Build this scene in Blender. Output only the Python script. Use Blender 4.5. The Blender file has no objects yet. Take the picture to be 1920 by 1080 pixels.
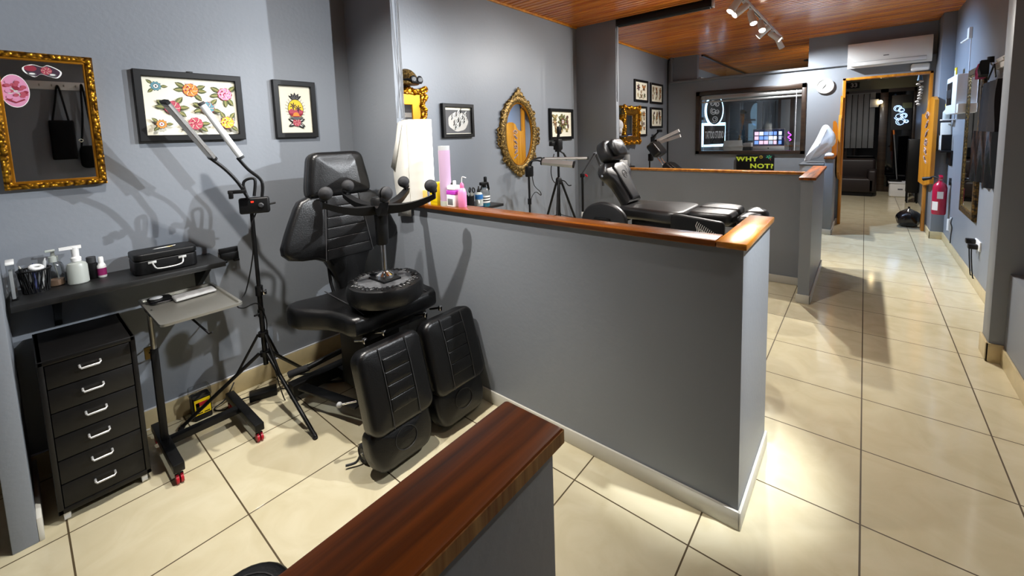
import bpy, bmesh, math, random
from mathutils import Vector, Matrix
random.seed(7)
SC = bpy.context.scene
COL = SC.collection
PI = math.pi

# ---------------------------------------------------------------- camera, world, exposure
cam_data = bpy.data.cameras.new('camera')
cam = bpy.data.objects.new('camera', cam_data)
COL.objects.link(cam)
cam_data.sensor_width = 36.0
cam_data.lens = 14.794
cam_data.shift_y = -0.10797
cam_data.clip_start = 0.02
_r = Vector((0.7676997, 0.6399754, -0.0326930))
_u = Vector((-0.0377622, 0.0961104, 0.9946541))
_f = Vector((-0.6396963, 0.7623610, -0.0979508))
cam.matrix_world = Matrix(((_r.x, _u.x, -_f.x, -0.04368), (_r.y, _u.y, -_f.y, -2.01208), (_r.z, _u.z, -_f.z, 1.56895), (0, 0, 0, 1)))
SC.camera = cam
SC.view_settings.view_transform = 'Standard'
SC.view_settings.look = 'None'
SC.view_settings.gamma = 1.0
SC.view_settings.use_curve_mapping = False
SC.view_settings.exposure = 0.78
W = bpy.data.worlds.new('world'); SC.world = W
W.use_nodes = True
W.node_tree.nodes['Background'].inputs[0].default_value = (0.05, 0.06, 0.08, 1)
W.node_tree.nodes['Background'].inputs[1].default_value = 0.3

# spots: (head position, target, watts, cone degrees, colour, visible in photograph)
WARM = (1.0, 0.92, 0.80); NEUT = (1.0, 0.96, 0.90); COOL = (0.92, 0.96, 1.0)
RAIL_MID = dict(x=-1.10, y0=2.55, y1=5.95)
RAIL_NEAR = dict(x=-1.15, y0=0.05, y1=2.2)
RAIL_BOOTH = dict(x=-1.9, y0=-1.75, y1=-0.5)
RAIL_HALL = dict(x=0.42, y0=-2.9, y1=3.25)
RAIL_SHOP = dict(x=0.10, y0=6.8, y1=9.6)
SPOTS = [
    # rail above the middle of the room, seen in the photograph
    ('mid', 2.95, (-2.4, 1.6, 0.5), 60, 120, NEUT, ''),
    ('mid', 3.25, (-2.9, 1.7, 1.2), 70, 120, NEUT, ''),
    ('mid', 3.62, (-0.2, 2.5, 0.0), 140, 115, NEUT, ''),
    ('mid', 4.20, (-0.2, 2.1, 0.0), 170, 100, NEUT, ''),
    ('mid', 4.62, (-3.0, 4.4, 1.3), 80, 120, NEUT, ''),
    ('mid', 5.05, (0.80, 5.1, 1.2), 230, 95, (0.48, 0.68, 1.0), ''),
    ('mid', 5.60, (-0.50, 6.4, 1.35), 130, 120, COOL, ''),
    # rails above the near booths
    ('near', 1.05, (-3.0, 0.4, 1.35), 40, 85, COOL, ''),
    ('near', 1.75, (-3.0, 1.2, 1.3), 60, 95, COOL, ''),
    ('near', 0.55, (-1.5, 1.4, 0.6), 60, 95, NEUT, ''),
    ('booth', -0.85, (-2.0, -0.75, 0.0), 105, 68, NEUT, ''),
    ('booth', -1.55, (-2.35, -0.60, 0.60), 110, 105, NEUT, ''),
    ('hall', 0.25, (-2.7, -1.10, 1.25), 170, 75, COOL, ''),
    ('hall', -0.6, (0.2, -1.2, 0.0), 16, 140, NEUT, ''),  # added unseen wide head, soft fill for the near corridor
    ('hall', 2.35, (-3.05, -1.45, 1.6), 420, 52, COOL, ''),
    ('hall', -0.15, (-0.37, 0.0, 0.80), 380, 27, COOL, ''),
    ('shop', 7.6, (0.2, 8.4, 0.0), 110, 140, NEUT, ''),
    ('shop', 7.05, (-2.6, 8.5, 1.5), 70, 110, COOL, ''),  # added head, placed to brighten the sign lettering
]

# ---------------------------------------------------------------- materials
def lin(h):
    h = h.lstrip('#'); v = [int(h[i:i + 2], 16) / 255 for i in (0, 2, 4)]
    return tuple(c / 12.92 if c <= 0.04045 else ((c + 0.055) / 1.055) ** 2.4 for c in v)

def P(name, col, rough=0.5, metal=0.0, spec=0.5, emit=None, es=1.0, coat=0.0, sheen=0.0, trans=0.0, bump=None, var=0.0, vscale=8.0):
    m = bpy.data.materials.new(name); m.use_nodes = True
    nt = m.node_tree; b = nt.nodes['Principled BSDF']
    c = lin(col) if isinstance(col, str) else col
    b.inputs['Base Color'].default_value = (*c, 1)
    b.inputs['Roughness'].default_value = rough
    b.inputs['Metallic'].default_value = metal
    b.inputs['Specular IOR Level'].default_value = spec
    b.inputs['Coat Weight'].default_value = coat
    b.inputs['Coat Roughness'].default_value = 0.08
    b.inputs['Transmission Weight'].default_value = trans
    if emit:
        e = lin(emit) if isinstance(emit, str) else emit
        b.inputs['Emission Color'].default_value = (*e, 1)
        b.inputs['Emission Strength'].default_value = es
    geo = None
    if var or bump:
        geo = nt.nodes.new('ShaderNodeNewGeometry')
    if var:
        n = nt.nodes.new('ShaderNodeTexNoise'); n.inputs['Scale'].default_value = vscale; n.inputs['Detail'].default_value = 5
        nt.links.new(geo.outputs['Position'], n.inputs['Vector'])
        r = nt.nodes.new('ShaderNodeValToRGB')
        r.color_ramp.elements[0].position = 0.3; r.color_ramp.elements[1].position = 0.7
        r.color_ramp.elements[0].color = (*[x * (1 - var) for x in c], 1); r.color_ramp.elements[1].color = (*[min(1, x * (1 + var)) for x in c], 1)
        nt.links.new(n.outputs['Fac'], r.inputs['Fac']); nt.links.new(r.outputs['Color'], b.inputs['Base Color'])
    if bump:
        sc, st = bump
        n2 = nt.nodes.new('ShaderNodeTexNoise'); n2.inputs['Scale'].default_value = sc; n2.inputs['Detail'].default_value = 4
        nt.links.new(geo.outputs['Position'], n2.inputs['Vector'])
        bp = nt.nodes.new('ShaderNodeBump'); bp.inputs['Strength'].default_value = st; bp.inputs['Distance'].default_value = 0.004
        nt.links.new(n2.outputs['Fac'], bp.inputs['Height']); nt.links.new(bp.outputs['Normal'], b.inputs['Normal'])
    return m

def wood_mat(name, c0, c1, axis, rough=0.25, coat=0.4, grain=26.0, bump=0.15):
    """stained wood: grain stretched along one world axis"""
    m = bpy.data.materials.new(name); m.use_nodes = True
    nt = m.node_tree; b = nt.nodes['Principled BSDF']
    geo = nt.nodes.new('ShaderNodeNewGeometry')
    mp = nt.nodes.new('ShaderNodeMapping'); mp.vector_type = 'POINT'
    s = [grain] * 3; s['xyz'.index(axis)] = grain * 0.045
    mp.inputs['Scale'].default_value = s
    nt.links.new(geo.outputs['Position'], mp.inputs['Vector'])
    n = nt.nodes.new('ShaderNodeTexNoise'); n.inputs['Scale'].default_value = 1.0; n.inputs['Detail'].default_value = 6; n.inputs['Distortion'].default_value = 0.6
    nt.links.new(mp.outputs['Vector'], n.inputs['Vector'])
    r = nt.nodes.new('ShaderNodeValToRGB'); r.color_ramp.elements[0].position = 0.32; r.color_ramp.elements[1].position = 0.68
    r.color_ramp.elements[0].color = (*lin(c0), 1); r.color_ramp.elements[1].color = (*lin(c1), 1)
    nt.links.new(n.outputs['Fac'], r.inputs['Fac']); nt.links.new(r.outputs['Color'], b.inputs['Base Color'])
    b.inputs['Roughness'].default_value = rough; b.inputs['Coat Weight'].default_value = coat; b.inputs['Coat Roughness'].default_value = 0.12
    bp = nt.nodes.new('ShaderNodeBump'); bp.inputs['Strength'].default_value = bump; bp.inputs['Distance'].default_value = 0.002
    nt.links.new(n.outputs['Fac'], bp.inputs['Height']); nt.links.new(bp.outputs['Normal'], b.inputs['Normal'])
    return m

def tile_mat():
    m = bpy.data.materials.new('cream_floor_tile'); m.use_nodes = True
    nt = m.node_tree; b = nt.nodes['Principled BSDF']; L = nt.links.new
    geo = nt.nodes.new('ShaderNodeNewGeometry'); sep = nt.nodes.new('ShaderNodeSeparateXYZ')
    L(geo.outputs['Position'], sep.inputs[0])
    def near(sock):
        a = nt.nodes.new('ShaderNodeMath'); a.operation = 'MULTIPLY'; a.inputs[1].default_value = 2.0; L(sock, a.inputs[0])
        r = nt.nodes.new('ShaderNodeMath'); r.operation = 'ROUND'; L(a.outputs[0], r.inputs[0])
        s = nt.nodes.new('ShaderNodeMath'); s.operation = 'SUBTRACT'; L(a.outputs[0], s.inputs[0]); L(r.outputs[0], s.inputs[1])
        q = nt.nodes.new('ShaderNodeMath'); q.operation = 'ABSOLUTE'; L(s.outputs[0], q.inputs[0])
        return q.outputs[0]
    mn = nt.nodes.new('ShaderNodeMath'); mn.operation = 'MINIMUM'; L(near(sep.outputs[0]), mn.inputs[0]); L(near(sep.outputs[1]), mn.inputs[1])
    lt = nt.nodes.new('ShaderNodeMath'); lt.operation = 'LESS_THAN'; lt.inputs[1].default_value = 0.0062; L(mn.outputs[0], lt.inputs[0])
    # faint stone veins
    n = nt.nodes.new('ShaderNodeTexNoise'); n.inputs['Scale'].default_value = 5.5; n.inputs['Detail'].default_value = 8; n.inputs['Distortion'].default_value = 1.2
    L(geo.outputs['Position'], n.inputs['Vector'])
    r = nt.nodes.new('ShaderNodeValToRGB')
    r.color_ramp.elements[0].position = 0.25; r.color_ramp.elements[0].color = (*lin('#c2b796'), 1)
    r.color_ramp.elements[1].position = 0.55; r.color_ramp.elements[1].color = (*lin('#ccc2a3'), 1)
    e = r.color_ramp.elements.new(0.8); e.color = (*lin('#d2c9ac'), 1)
    L(n.outputs['Fac'], r.inputs['Fac'])
    mx = nt.nodes.new('ShaderNodeMix'); mx.data_type = 'RGBA'
    L(lt.outputs[0], mx.inputs['Factor']); L(r.outputs['Color'], mx.inputs[6]); mx.inputs[7].default_value = (*lin('#4a3c22'), 1)
    L(mx.outputs[2], b.inputs['Base Color'])
    rr = nt.nodes.new('ShaderNodeMapRange'); rr.inputs[3].default_value = 0.10; rr.inputs[4].default_value = 0.7
    L(lt.outputs[0], rr.inputs[0]); L(rr.outputs[0], b.inputs['Roughness'])
    bp = nt.nodes.new('ShaderNodeBump'); bp.inputs['Strength'].default_value = 0.35; bp.inputs['Distance'].default_value = 0.002; bp.invert = True
    L(lt.outputs[0], bp.inputs['Height']); L(bp.outputs['Normal'], b.inputs['Normal'])
    return m

def gilt_mat(name, c0, c1, scale=60, rough=0.35, metal=0.85):
    m = bpy.data.materials.new(name); m.use_nodes = True
    nt = m.node_tree; b = nt.nodes['Principled BSDF']; L = nt.links.new
    geo = nt.nodes.new('ShaderNodeNewGeometry')
    n = nt.nodes.new('ShaderNodeTexVoronoi'); n.inputs['Scale'].default_value = scale; n.feature = 'SMOOTH_F1'
    L(geo.outputs['Position'], n.inputs['Vector'])
    r = nt.nodes.new('ShaderNodeValToRGB'); r.color_ramp.elements[0].color = (*lin(c1), 1); r.color_ramp.elements[1].color = (*lin(c0), 1)
    r.color_ramp.elements[0].position = 0.15; r.color_ramp.elements[1].position = 0.6
    L(n.outputs['Distance'], r.inputs['Fac']); L(r.outputs['Color'], b.inputs['Base Color'])
    b.inputs['Metallic'].default_value = metal; b.inputs['Roughness'].default_value = rough
    bp = nt.nodes.new('ShaderNodeBump'); bp.inputs['Strength'].default_value = 0.9; bp.inputs['Distance'].default_value = 0.006; bp.invert = True
    L(n.outputs['Distance'], bp.inputs['Height']); L(bp.outputs['Normal'], b.inputs['Normal'])
    return m

def pane_mat(name, tint=(1, 1, 1), refl=0.08, rough=0.0):
    m = bpy.data.materials.new(name); m.use_nodes = True
    nt = m.node_tree; nt.nodes.clear(); L = nt.links.new
    o = nt.nodes.new('ShaderNodeOutputMaterial'); mix = nt.nodes.new('ShaderNodeMixShader')
    t = nt.nodes.new('ShaderNodeBsdfTransparent'); t.inputs[0].default_value = (*tint, 1)
    g = nt.nodes.new('ShaderNodeBsdfGlossy'); g.inputs['Roughness'].default_value = rough
    fr = nt.nodes.new('ShaderNodeLayerWeight'); fr.inputs[0].default_value = 0.3
    ad = nt.nodes.new('ShaderNodeMath'); ad.operation = 'MULTIPLY_ADD'; ad.inputs[1].default_value = 0.5; ad.inputs[2].default_value = refl
    L(fr.outputs['Fresnel'], ad.inputs[0]); L(ad.outputs[0], mix.inputs[0]); L(t.outputs[0], mix.inputs[1]); L(g.outputs[0], mix.inputs[2]); L(mix.outputs[0], o.inputs[0])
    return m

M = {}
M['wall'] = P('grey_blue_wall_paint', '#80858c', 0.42, spec=0.35, bump=(45, 0.18), var=0.03, vscale=1.3)
M['tile'] = tile_mat()
M['skirt'] = P('cream_skirting_tile', '#c6b58c', 0.3, var=0.08, vscale=14)
M['skirtw'] = P('painted_skirting', '#c9c6bb', 0.35)
M['slat'] = wood_mat('orange_ceiling_slats', '#b2541a', '#ee9432', 'x', 0.22, 0.35, 22, 0.08)
M['capwood'] = wood_mat('varnished_brown_cap', '#542806', '#8f4e16', 'x', 0.25, 0.4, 24, 0.3)
M['capwoody'] = wood_mat('varnished_brown_cap_lengthwise', '#3a1802', '#9a5210', 'y', 0.42, 0.0, 34, 0.5)
M['capwoody'].node_tree.nodes['Principled BSDF'].inputs['Specular IOR Level'].default_value = 0.3
M['rawwood'] = wood_mat('sawn_edge', '#7a4a20', '#b58a50', 'z', 0.6, 0.0, 70, 0.5)
M['capamber'] = wood_mat('amber_cap', '#8a4f10', '#bd7a20', 'y', 0.25, 0.5, 24, 0.25)
M['doorwood'] = wood_mat('amber_pine', '#b06a12', '#d8922a', 'z', 0.35, 0.3, 16, 0.1)
M['darkwood'] = wood_mat('dark_brown_wood', '#231710', '#3a2a1e', 'x', 0.35, 0.2, 20, 0.1)
M['black'] = P('black_satin', '#0a0a0b', 0.45, spec=0.3)
M['blackm'] = P('black_matte', '#0d0d0e', 0.7)
M['blackwood'] = P('black_wood_board', '#141414', 0.45, var=0.25, vscale=40)
M['leather'] = P('black_leather', '#080809', 0.34, spec=0.5, bump=(160, 0.2))
M['leather2'] = P('black_leather_worn', '#131314', 0.36, spec=0.6, bump=(120, 0.2))
M['seam'] = P('grey_stitching', '#2c2c2e', 0.6)
M['cabblack'] = P('black_sheet_metal', '#0f0e0e', 0.42, spec=0.35)
M['steel'] = P('brushed_steel', '#b8b6ad', 0.40, 0.9)
M['chrome'] = P('chrome', '#dddddf', 0.1, 1.0)
M['alu'] = P('aluminium', '#b4b4b2', 0.38, 0.9)
M['bright'] = P('bright_nickel', '#dcdcda', 0.35, 0.6)
M['white'] = P('white_plastic', '#e8e8e6', 0.4)
M['whitew'] = P('white_painted', '#d9dade', 0.5)
M['paper'] = P('cream_paper', '#e6e2cf', 0.8)
M['paperw'] = P('white_paper', '#d0cfc8', 0.85)
M['red'] = P('red_plastic', '#b01025', 0.35)
M['redp'] = P('red_enamel', '#b0163a', 0.28, coat=0.4)
M['rubber'] = P('dark_rubber', '#17171a', 0.75)
M['mirror'] = P('mirror_glass', '#e6e8ea', 0.015, 1.0)
M['gold'] = gilt_mat('gilt_carved', '#5a3806', '#d79a26', 70, 0.33)
M['gold2'] = gilt_mat('gilt_bright', '#6a3d02', '#f0a818', 45, 0.3, 0.75)
M['bronze'] = gilt_mat('old_bronze_gilt', '#4a3818', '#9a7c40', 55, 0.45, 0.6)
M['goldp'] = P('gilt_plain', '#b0761a', 0.35, 0.8)
M['pane'] = pane_mat('window_pane', (0.93, 0.95, 0.96), 0.05)
M['clear'] = pane_mat('clear_plastic', (0.85, 0.86, 0.86), 0.06, 0.08)
M['frost'] = P('milky_plastic', '#c9cfc8', 0.35, trans=0.35)
M['yellow'] = P('yellow_card', '#e6c800', 0.5)
M['mauve'] = P('mauve_plastic', '#b195ae', 0.3)
M['pink'] = P('pink_plastic', '#d97fa8', 0.4)
M['magenta'] = P('magenta_print', '#b03ab0', 0.5)
M['blue'] = P('blue_print', '#2a6aa8', 0.45)
M['navy'] = P('navy_print', '#26305e', 0.5)
M['cyan'] = P('cyan_liquid', '#1aa0c8', 0.2)
M['beige'] = P('beige_liquid', '#b09078', 0.3)
M['grey'] = P('mid_grey', '#6a6c6e', 0.5)
M['dgrey'] = P('dark_grey', '#2b2c2e', 0.5)
M['lgrey'] = P('light_grey', '#a9abac', 0.5)
M['cloth'] = P('white_cotton', '#e6e6e4', 0.9)
M['bag'] = P('black_cotton', '#08080a', 0.95, spec=0.2)
M['poly'] = P('black_polythene', '#0b0b0d', 0.22, spec=0.6)
M['lens_on'] = P('lit_lamp_lens', '#ffffff', 0.5, emit=(1.0, 0.93, 0.8), es=30)
M['lens_off'] = P('unlit_lamp_lens', '#cfcfcf', 0.3)

# ---------------------------------------------------------------- mesh builder
ORG = {}
class MB:
    def __init__(s, mat=None):
        s.v = []; s.f = []; s.fm = []; s.mats = []; s.cur = 0
        if mat is not None: s.m(mat)
    def m(s, mat):
        if isinstance(mat, str): mat = M[mat]
        if mat not in s.mats: s.mats.append(mat)
        s.cur = s.mats.index(mat); return s
    def add(s, vs, fs):
        k = len(s.v); s.v += [Vector(p) for p in vs]
        for f in fs: s.f.append([i + k for i in f]); s.fm.append(s.cur)
        return s
    def box(s, lo, hi, bev=0.0, seg=2, rot=None, pivot=None):
        lo = Vector(lo); hi = Vector(hi)
        vs = [(x, y, z) for x in (lo.x, hi.x) for y in (lo.y, hi.y) for z in (lo.z, hi.z)]
        fs = [(0, 1, 3, 2), (4, 6, 7, 5), (0, 4, 5, 1), (2, 3, 7, 6), (0, 2, 6, 4), (1, 5, 7, 3)]
        if bev > 0:
            bm = bmesh.new(); bv = [bm.verts.new(v) for v in vs]
            for f in fs: bm.faces.new([bv[i] for i in f])
            bmesh.ops.bevel(bm, geom=bm.edges[:] + bm.verts[:], offset=min(bev, 0.49 * min(hi - lo)), segments=seg, profile=0.5, affect='EDGES')
            bm.verts.index_update(); vs = [v.co.copy() for v in bm.verts]; fs = [[v.index for v in f.verts] for f in bm.faces]; bm.free()
        vs = [Vector(v) for v in vs]
        if rot is not None:
            pv = Vector(pivot) if pivot is not None else (lo + hi) / 2
            vs = [pv + rot @ (v - pv) for v in vs]
        return s.add(vs, fs)
    def cbox(s, c, size, bev=0.0, rot=None, seg=2):
        c = Vector(c); h = Vector(size) / 2
        return s.box(c - h, c + h, bev, seg, rot, c)
    @staticmethod
    def frame(d):
        d = Vector(d).normalized(); a = Vector((0, 0, 1)) if abs(d.z) < 0.9 else Vector((1, 0, 0))
        x = a.cross(d).normalized(); y = d.cross(x); return x, y, d
    def cyl(s, p0, p1, r0, r1=None, n=16, cap=True):
        p0 = Vector(p0); p1 = Vector(p1); r1 = r0 if r1 is None else r1
        x, y, d = s.frame(p1 - p0)
        vs = []
        for p, r in ((p0, r0), (p1, r1)):
            for i in range(n):
                a = 2 * PI * i / n; vs.append(p + x * (r * math.cos(a)) + y * (r * math.sin(a)))
        fs = [(i, (i + 1) % n, n + (i + 1) % n, n + i) for i in range(n)]
        if cap: fs += [tuple(range(n))[::-1], tuple(range(n, 2 * n))]
        return s.add(vs, fs)
    def lathe(s, prof, c=(0, 0, 0), axis=(0, 0, 1), n=24, closed=True):
        """prof: (radius, height along the axis)"""
        c = Vector(c); x, y, d = s.frame(axis); vs = []; 
        for r, h in prof:
            for i in range(n):
                a = 2 * PI * i / n; vs.append(c + d * h + x * (r * math.cos(a)) + y * (r * math.sin(a)))
        fs = []
        for k in range(len(prof) - 1):
            for i in range(n): fs.append((k * n + i, k * n + (i + 1) % n, (k + 1) * n + (i + 1) % n, (k + 1) * n + i))
        if closed:
            fs.append(tuple(range(n))[::-1]); fs.append(tuple(range((len(prof) - 1) * n, len(prof) * n)))
        return s.add(vs, fs)
    def tube(s, pts, r, n=8, closed=False, smooth=0):
        pts = [Vector(p) for p in pts]
        if smooth: pts = crom(pts, smooth, closed)
        N = len(pts); vs = []; x = None
        for i, p in enumerate(pts):
            a = pts[(i - 1) % N] if (closed or i > 0) else p; b = pts[(i + 1) % N] if (closed or i < N - 1) else p
            d = (b - a).normalized()
            if x is None: x, y, d = s.frame(d)
            else:
                x = x - d * x.dot(d)
                x = x.normalized() if x.length > 1e-6 else s.frame(d)[0]
            y = d.cross(x); rr = r(i / max(1, N - 1)) if callable(r) else r
            for k in range(n):
                t = 2 * PI * k / n; vs.append(p + x * (rr * math.cos(t)) + y * (rr * math.sin(t)))
        fs = []
        for i in range(N if closed else N - 1):
            j = (i + 1) % N
            for k in range(n): fs.append((i * n + k, i * n + (k + 1) % n, j * n + (k + 1) % n, j * n + k))
        if not closed: fs += [tuple(range(n))[::-1], tuple(range((N - 1) * n, N * n))]
        return s.add(vs, fs)
    def prism(s, poly, vec):
        poly = [Vector(p) for p in poly]; vec = Vector(vec); n = len(poly)
        return s.add(poly + [p + vec for p in poly], [tuple(range(n))[::-1], tuple(range(n, 2 * n))] + [(i, (i + 1) % n, n + (i + 1) % n, n + i) for i in range(n)])
    def poly(s, pts):
        return s.add(pts, [tuple(range(len(pts)))])
    def sph(s, c, r, n=14, m=9, scale=(1, 1, 1), rot=None):
        c = Vector(c); vs = [Vector((0, 0, 1))]
        for i in range(1, m):
            t = PI * i / m
            for k in range(n): a = 2 * PI * k / n; vs.append(Vector((math.sin(t) * math.cos(a), math.sin(t) * math.sin(a), math.cos(t))))
        vs.append(Vector((0, 0, -1)))
        sc = Vector(scale); vs = [Vector((v.x * sc.x, v.y * sc.y, v.z * sc.z)) * r for v in vs]
        if rot is not None: vs = [rot @ v for v in vs]
        vs = [c + v for v in vs]
        fs = [(0, 1 + k, 1 + (k + 1) % n) for k in range(n)]
        for i in range(m - 2):
            for k in range(n): fs.append((1 + i * n + k, 1 + (i + 1) * n + k, 1 + (i + 1) * n + (k + 1) % n, 1 + i * n + (k + 1) % n))
        b = len(vs) - 1; o = 1 + (m - 2) * n
        fs += [(b, o + (k + 1) % n, o + k) for k in range(n)]
        return s.add(vs, fs)
    def torus(s, c, R, r, axis=(0, 0, 1), n=28, k=10, a0=0, a1=2 * PI):
        x, y, d = s.frame(axis); c = Vector(c); full = abs(a1 - a0 - 2 * PI) < 1e-4
        cnt = n if full else n + 1
        pts = [c + x * (R * math.cos(a0 + (a1 - a0) * i / n)) + y * (R * math.sin(a0 + (a1 - a0) * i / n)) for i in range(cnt)]
        return s.tube(pts, r, k, closed=full)
    def cushion(s, outline, t, mx, edge=0.02, crown=0.012, rings=5, seg=4, both=False, pillow=None):
        """padded slab: outline in (u, v), thickness along w; mx maps (u, v, w) to space"""
        o = [Vector((p[0], p[1])) for p in outline]
        if sum(o[i].x * o[(i + 1) % len(o)].y - o[(i + 1) % len(o)].x * o[i].y for i in range(len(o))) < 0: o.reverse()
        n = len(o); c = sum(o, Vector((0, 0))) / n
        nr = []
        for i in range(n):
            d = (o[(i + 1) % n] - o[i - 1]).normalized(); nr.append(Vector((-d.y, d.x)))
        loops = []
        for k in range(seg + 1):
            a = PI / 2 * k / seg; loops.append(([o[i] + nr[i] * edge * (1 - math.sin(a)) for i in range(n)], edge * (1 - math.cos(a))))
        for k in range(seg + 1):
            a = PI / 2 * k / seg; loops.append(([o[i] + nr[i] * edge * (1 - math.cos(a)) for i in range(n)], t - edge * (1 - math.sin(a))))
        last = loops[-1][0]
        for k in range(1, rings + 1):
            q = 1 - k / (rings + 0.6)
            loops.append(([c + (p - c) * q for p in last], t + crown * (1 - q * q)))
        vs = []
        for pts, w in loops:
            for p in pts:
                ww = w + (pillow(p.x, p.y) * (w / t) if pillow else 0)
                vs.append(mx(p.x, p.y, ww))
        fs = []
        for k in range(len(loops) - 1):
            for i in range(n): fs.append((k * n + i, k * n + (i + 1) % n, (k + 1) * n + (i + 1) % n, (k + 1) * n + i))
        fs.append(tuple(range(n))[::-1]); fs.append(tuple(range((len(loops) - 1) * n, len(loops) * n)))
        return s.add(vs, fs)
    def text(s, body, size, mx, squash=1.0, depth=0.0, bold=0.0, align='CENTER', spacing=1.0):
        cu = bpy.data.curves.new('lettering', 'FONT'); cu.body = body; cu.size = size; cu.align_x = align; cu.align_y = 'CENTER'
        cu.offset = bold; cu.extrude = depth; cu.space_character = spacing; cu.resolution_u = 3
        ob = bpy.data.objects.new('lettering', cu); COL.objects.link(ob)
        bpy.context.view_layer.update()
        me = bpy.data.meshes.new_from_object(ob.evaluated_get(bpy.context.evaluated_depsgraph_get()))
        s.add([mx(v.co.x * squash, v.co.y, v.co.z) for v in me.vertices], [tuple(p.vertices) for p in me.polygons])
        bpy.data.objects.remove(ob); bpy.data.curves.remove(cu); bpy.data.meshes.remove(me)
        return s
    def build(s, name, parent=None, org=None, sharp=38):
        if parent is not None: o0 = ORG[parent.name]
        else: o0 = Vector(org) if org is not None else Vector((0, 0, 0))
        me = bpy.data.meshes.new(name)
        me.from_pydata([v - o0 for v in s.v], [], s.f)
        for mt in s.mats: me.materials.append(mt)
        me.polygons.foreach_set('material_index', s.fm)
        bm = bmesh.new(); bm.from_mesh(me); bmesh.ops.recalc_face_normals(bm, faces=bm.faces[:]); bm.to_mesh(me); bm.free()
        me.polygons.foreach_set('use_smooth', [True] * len(me.polygons))
        me.set_sharp_from_angle(angle=math.radians(sharp))
        me.update()
        ob = bpy.data.objects.new(name, me); COL.objects.link(ob)
        if parent is not None: ob.parent = parent
        else: ob.location = o0
        ORG[ob.name] = o0
        return ob

def crom(pts, k, closed=False):
    """Catmull-Rom smoothing"""
    pts = [Vector(p) for p in pts]; N = len(pts); out = []
    for i in range(N if closed else N - 1):
        if closed: a, b, c, d = pts[i - 1], pts[i], pts[(i + 1) % N], pts[(i + 2) % N]
        else: a, b, c, d = pts[max(i - 1, 0)], pts[i], pts[i + 1], pts[min(i + 2, N - 1)]
        for j in range(k):
            t = j / k
            out.append(0.5 * ((2 * b) + (c - a) * t + (2 * a - 5 * b + 4 * c - d) * t * t + (3 * b - a - 3 * c + d) * t ** 3))
    if not closed: out.append(pts[-1])
    return out

def rrect(u0, v0, u1, v1, r, k=5):
    out = []
    for cx, cy, a in ((u1 - r, v0 + r, -90), (u1 - r, v1 - r, 0), (u0 + r, v1 - r, 90), (u0 + r, v0 + r, 180)):
        for i in range(k + 1):
            t = math.radians(a + 90 * i / k); out.append((cx + r * math.cos(t), cy + r * math.sin(t)))
    return out

def taper(pts, r=0.03, k=4):
    """round the corners of a polygon"""
    pts = [Vector(p) for p in pts]; N = len(pts); out = []
    for i in range(N):
        a, b, c = pts[i - 1], pts[i], pts[(i + 1) % N]
        p = b + (a - b).normalized() * min(r, (a - b).length * 0.45); q = b + (c - b).normalized() * min(r, (c - b).length * 0.45)
        for j in range(k + 1):
            t = j / k; out.append(p * (1 - t) ** 2 + b * 2 * t * (1 - t) + q * t * t)
    return out

def dens(pts, d=0.03):
    out = []; N = len(pts)
    for i in range(N):
        a, b = Vector(pts[i]), Vector(pts[(i + 1) % N]); n = max(1, int((b - a).length / d))
        for j in range(n): out.append(a + (b - a) * (j / n))
    return out

def axes(o, u, v, w):
    o, u, v, w = Vector(o), Vector(u), Vector(v), Vector(w)
    return lambda a, b, c=0.0: o + u * a + v * b + w * c

def thing(name, label, cat, loc, group=None):
    o = bpy.data.objects.new(name, None); COL.objects.link(o)
    o.empty_display_size = 0.05; o.location = loc
    ORG[o.name] = Vector(loc); o['label'] = label; o['category'] = cat
    if group: o['group'] = group
    return o

def tag(o, label, cat, group=None):
    o['label'] = label; o['category'] = cat
    if group: o['group'] = group
    return o

def struct(o):
    o['kind'] = 'structure'; return o

def copy_thing(src, loc, label, group=None, rot=None):
    c = src.copy(); COL.objects.link(c); c.location = loc; c['label'] = label
    if group: c['group'] = group
    if rot is not None: c.rotation_euler = rot
    def rec(a, b):
        for ch in list(a.children):
            d = ch.copy(); COL.objects.link(d); d.parent = b; ORG[d.name] = Vector(loc); rec(ch, d)
    rec(src, c); ORG[c.name] = Vector(loc)
    return c
# ---------------------------------------------------------------- the room
XL, XR, YF, H = -3.05, 0.81, 6.40, 2.97
struct(MB('tile').box((-3.25, -3.7, -0.1), (1.35, 11.6, 0.0)).build('floor'))
mb = MB('wall').box((-3.25, -3.7, 0), (XL, 11.5, 3.2)); struct(mb.build('wall_left'))
mb = MB('slat')
# tongue-and-groove slats across the room, one continuous ceiling
vs = []; y = -3.7; prof = []
while y < 11.5:
    prof += [(y, H + 0.004), (y + 0.004, H), (y + 0.057, H), (y + 0.061, H + 0.004), (y + 0.0612, H + 0.034), (y + 0.0773, H + 0.034)]
    y += 0.0775
k = len(prof)
mb.add([(-3.1, a, b) for a, b in prof] + [(1.3, a, b) for a, b in prof], [(i, i + 1, k + i + 1, k + i) for i in range(k - 1)])
mb.box((-3.2, -3.7, H + 0.034), (1.35, 11.5, 3.2))
struct(mb.build('ceiling', sharp=20))
struct(MB('wall').box((-3.25, -3.8, 0), (1.35, -3.6, 3.2)).build('wall_back'))
# right-hand side
struct(MB('wall').box((XR, 2.15, 0), (1.1, 11.5, 3.2)).build('wall_right'))
struct(MB('wall').box((0.627, 1.97, 0), (1.35, 2.15, 3.2), 0.004).build('wall_pier'))
struct(MB('wall').box((0.95, -3.7, 0), (1.35, 1.97, 3.2)).build('wall_recess'))
struct(MB('wall').box((0.694, -3.7, 0), (0.95, 1.97, 0.60), 0.004).build('wall_ledge'))
struct(MB('wall').box((0.685, 5.90, 0), (XR, YF, H), 0.003).build('wall_column'))
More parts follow.
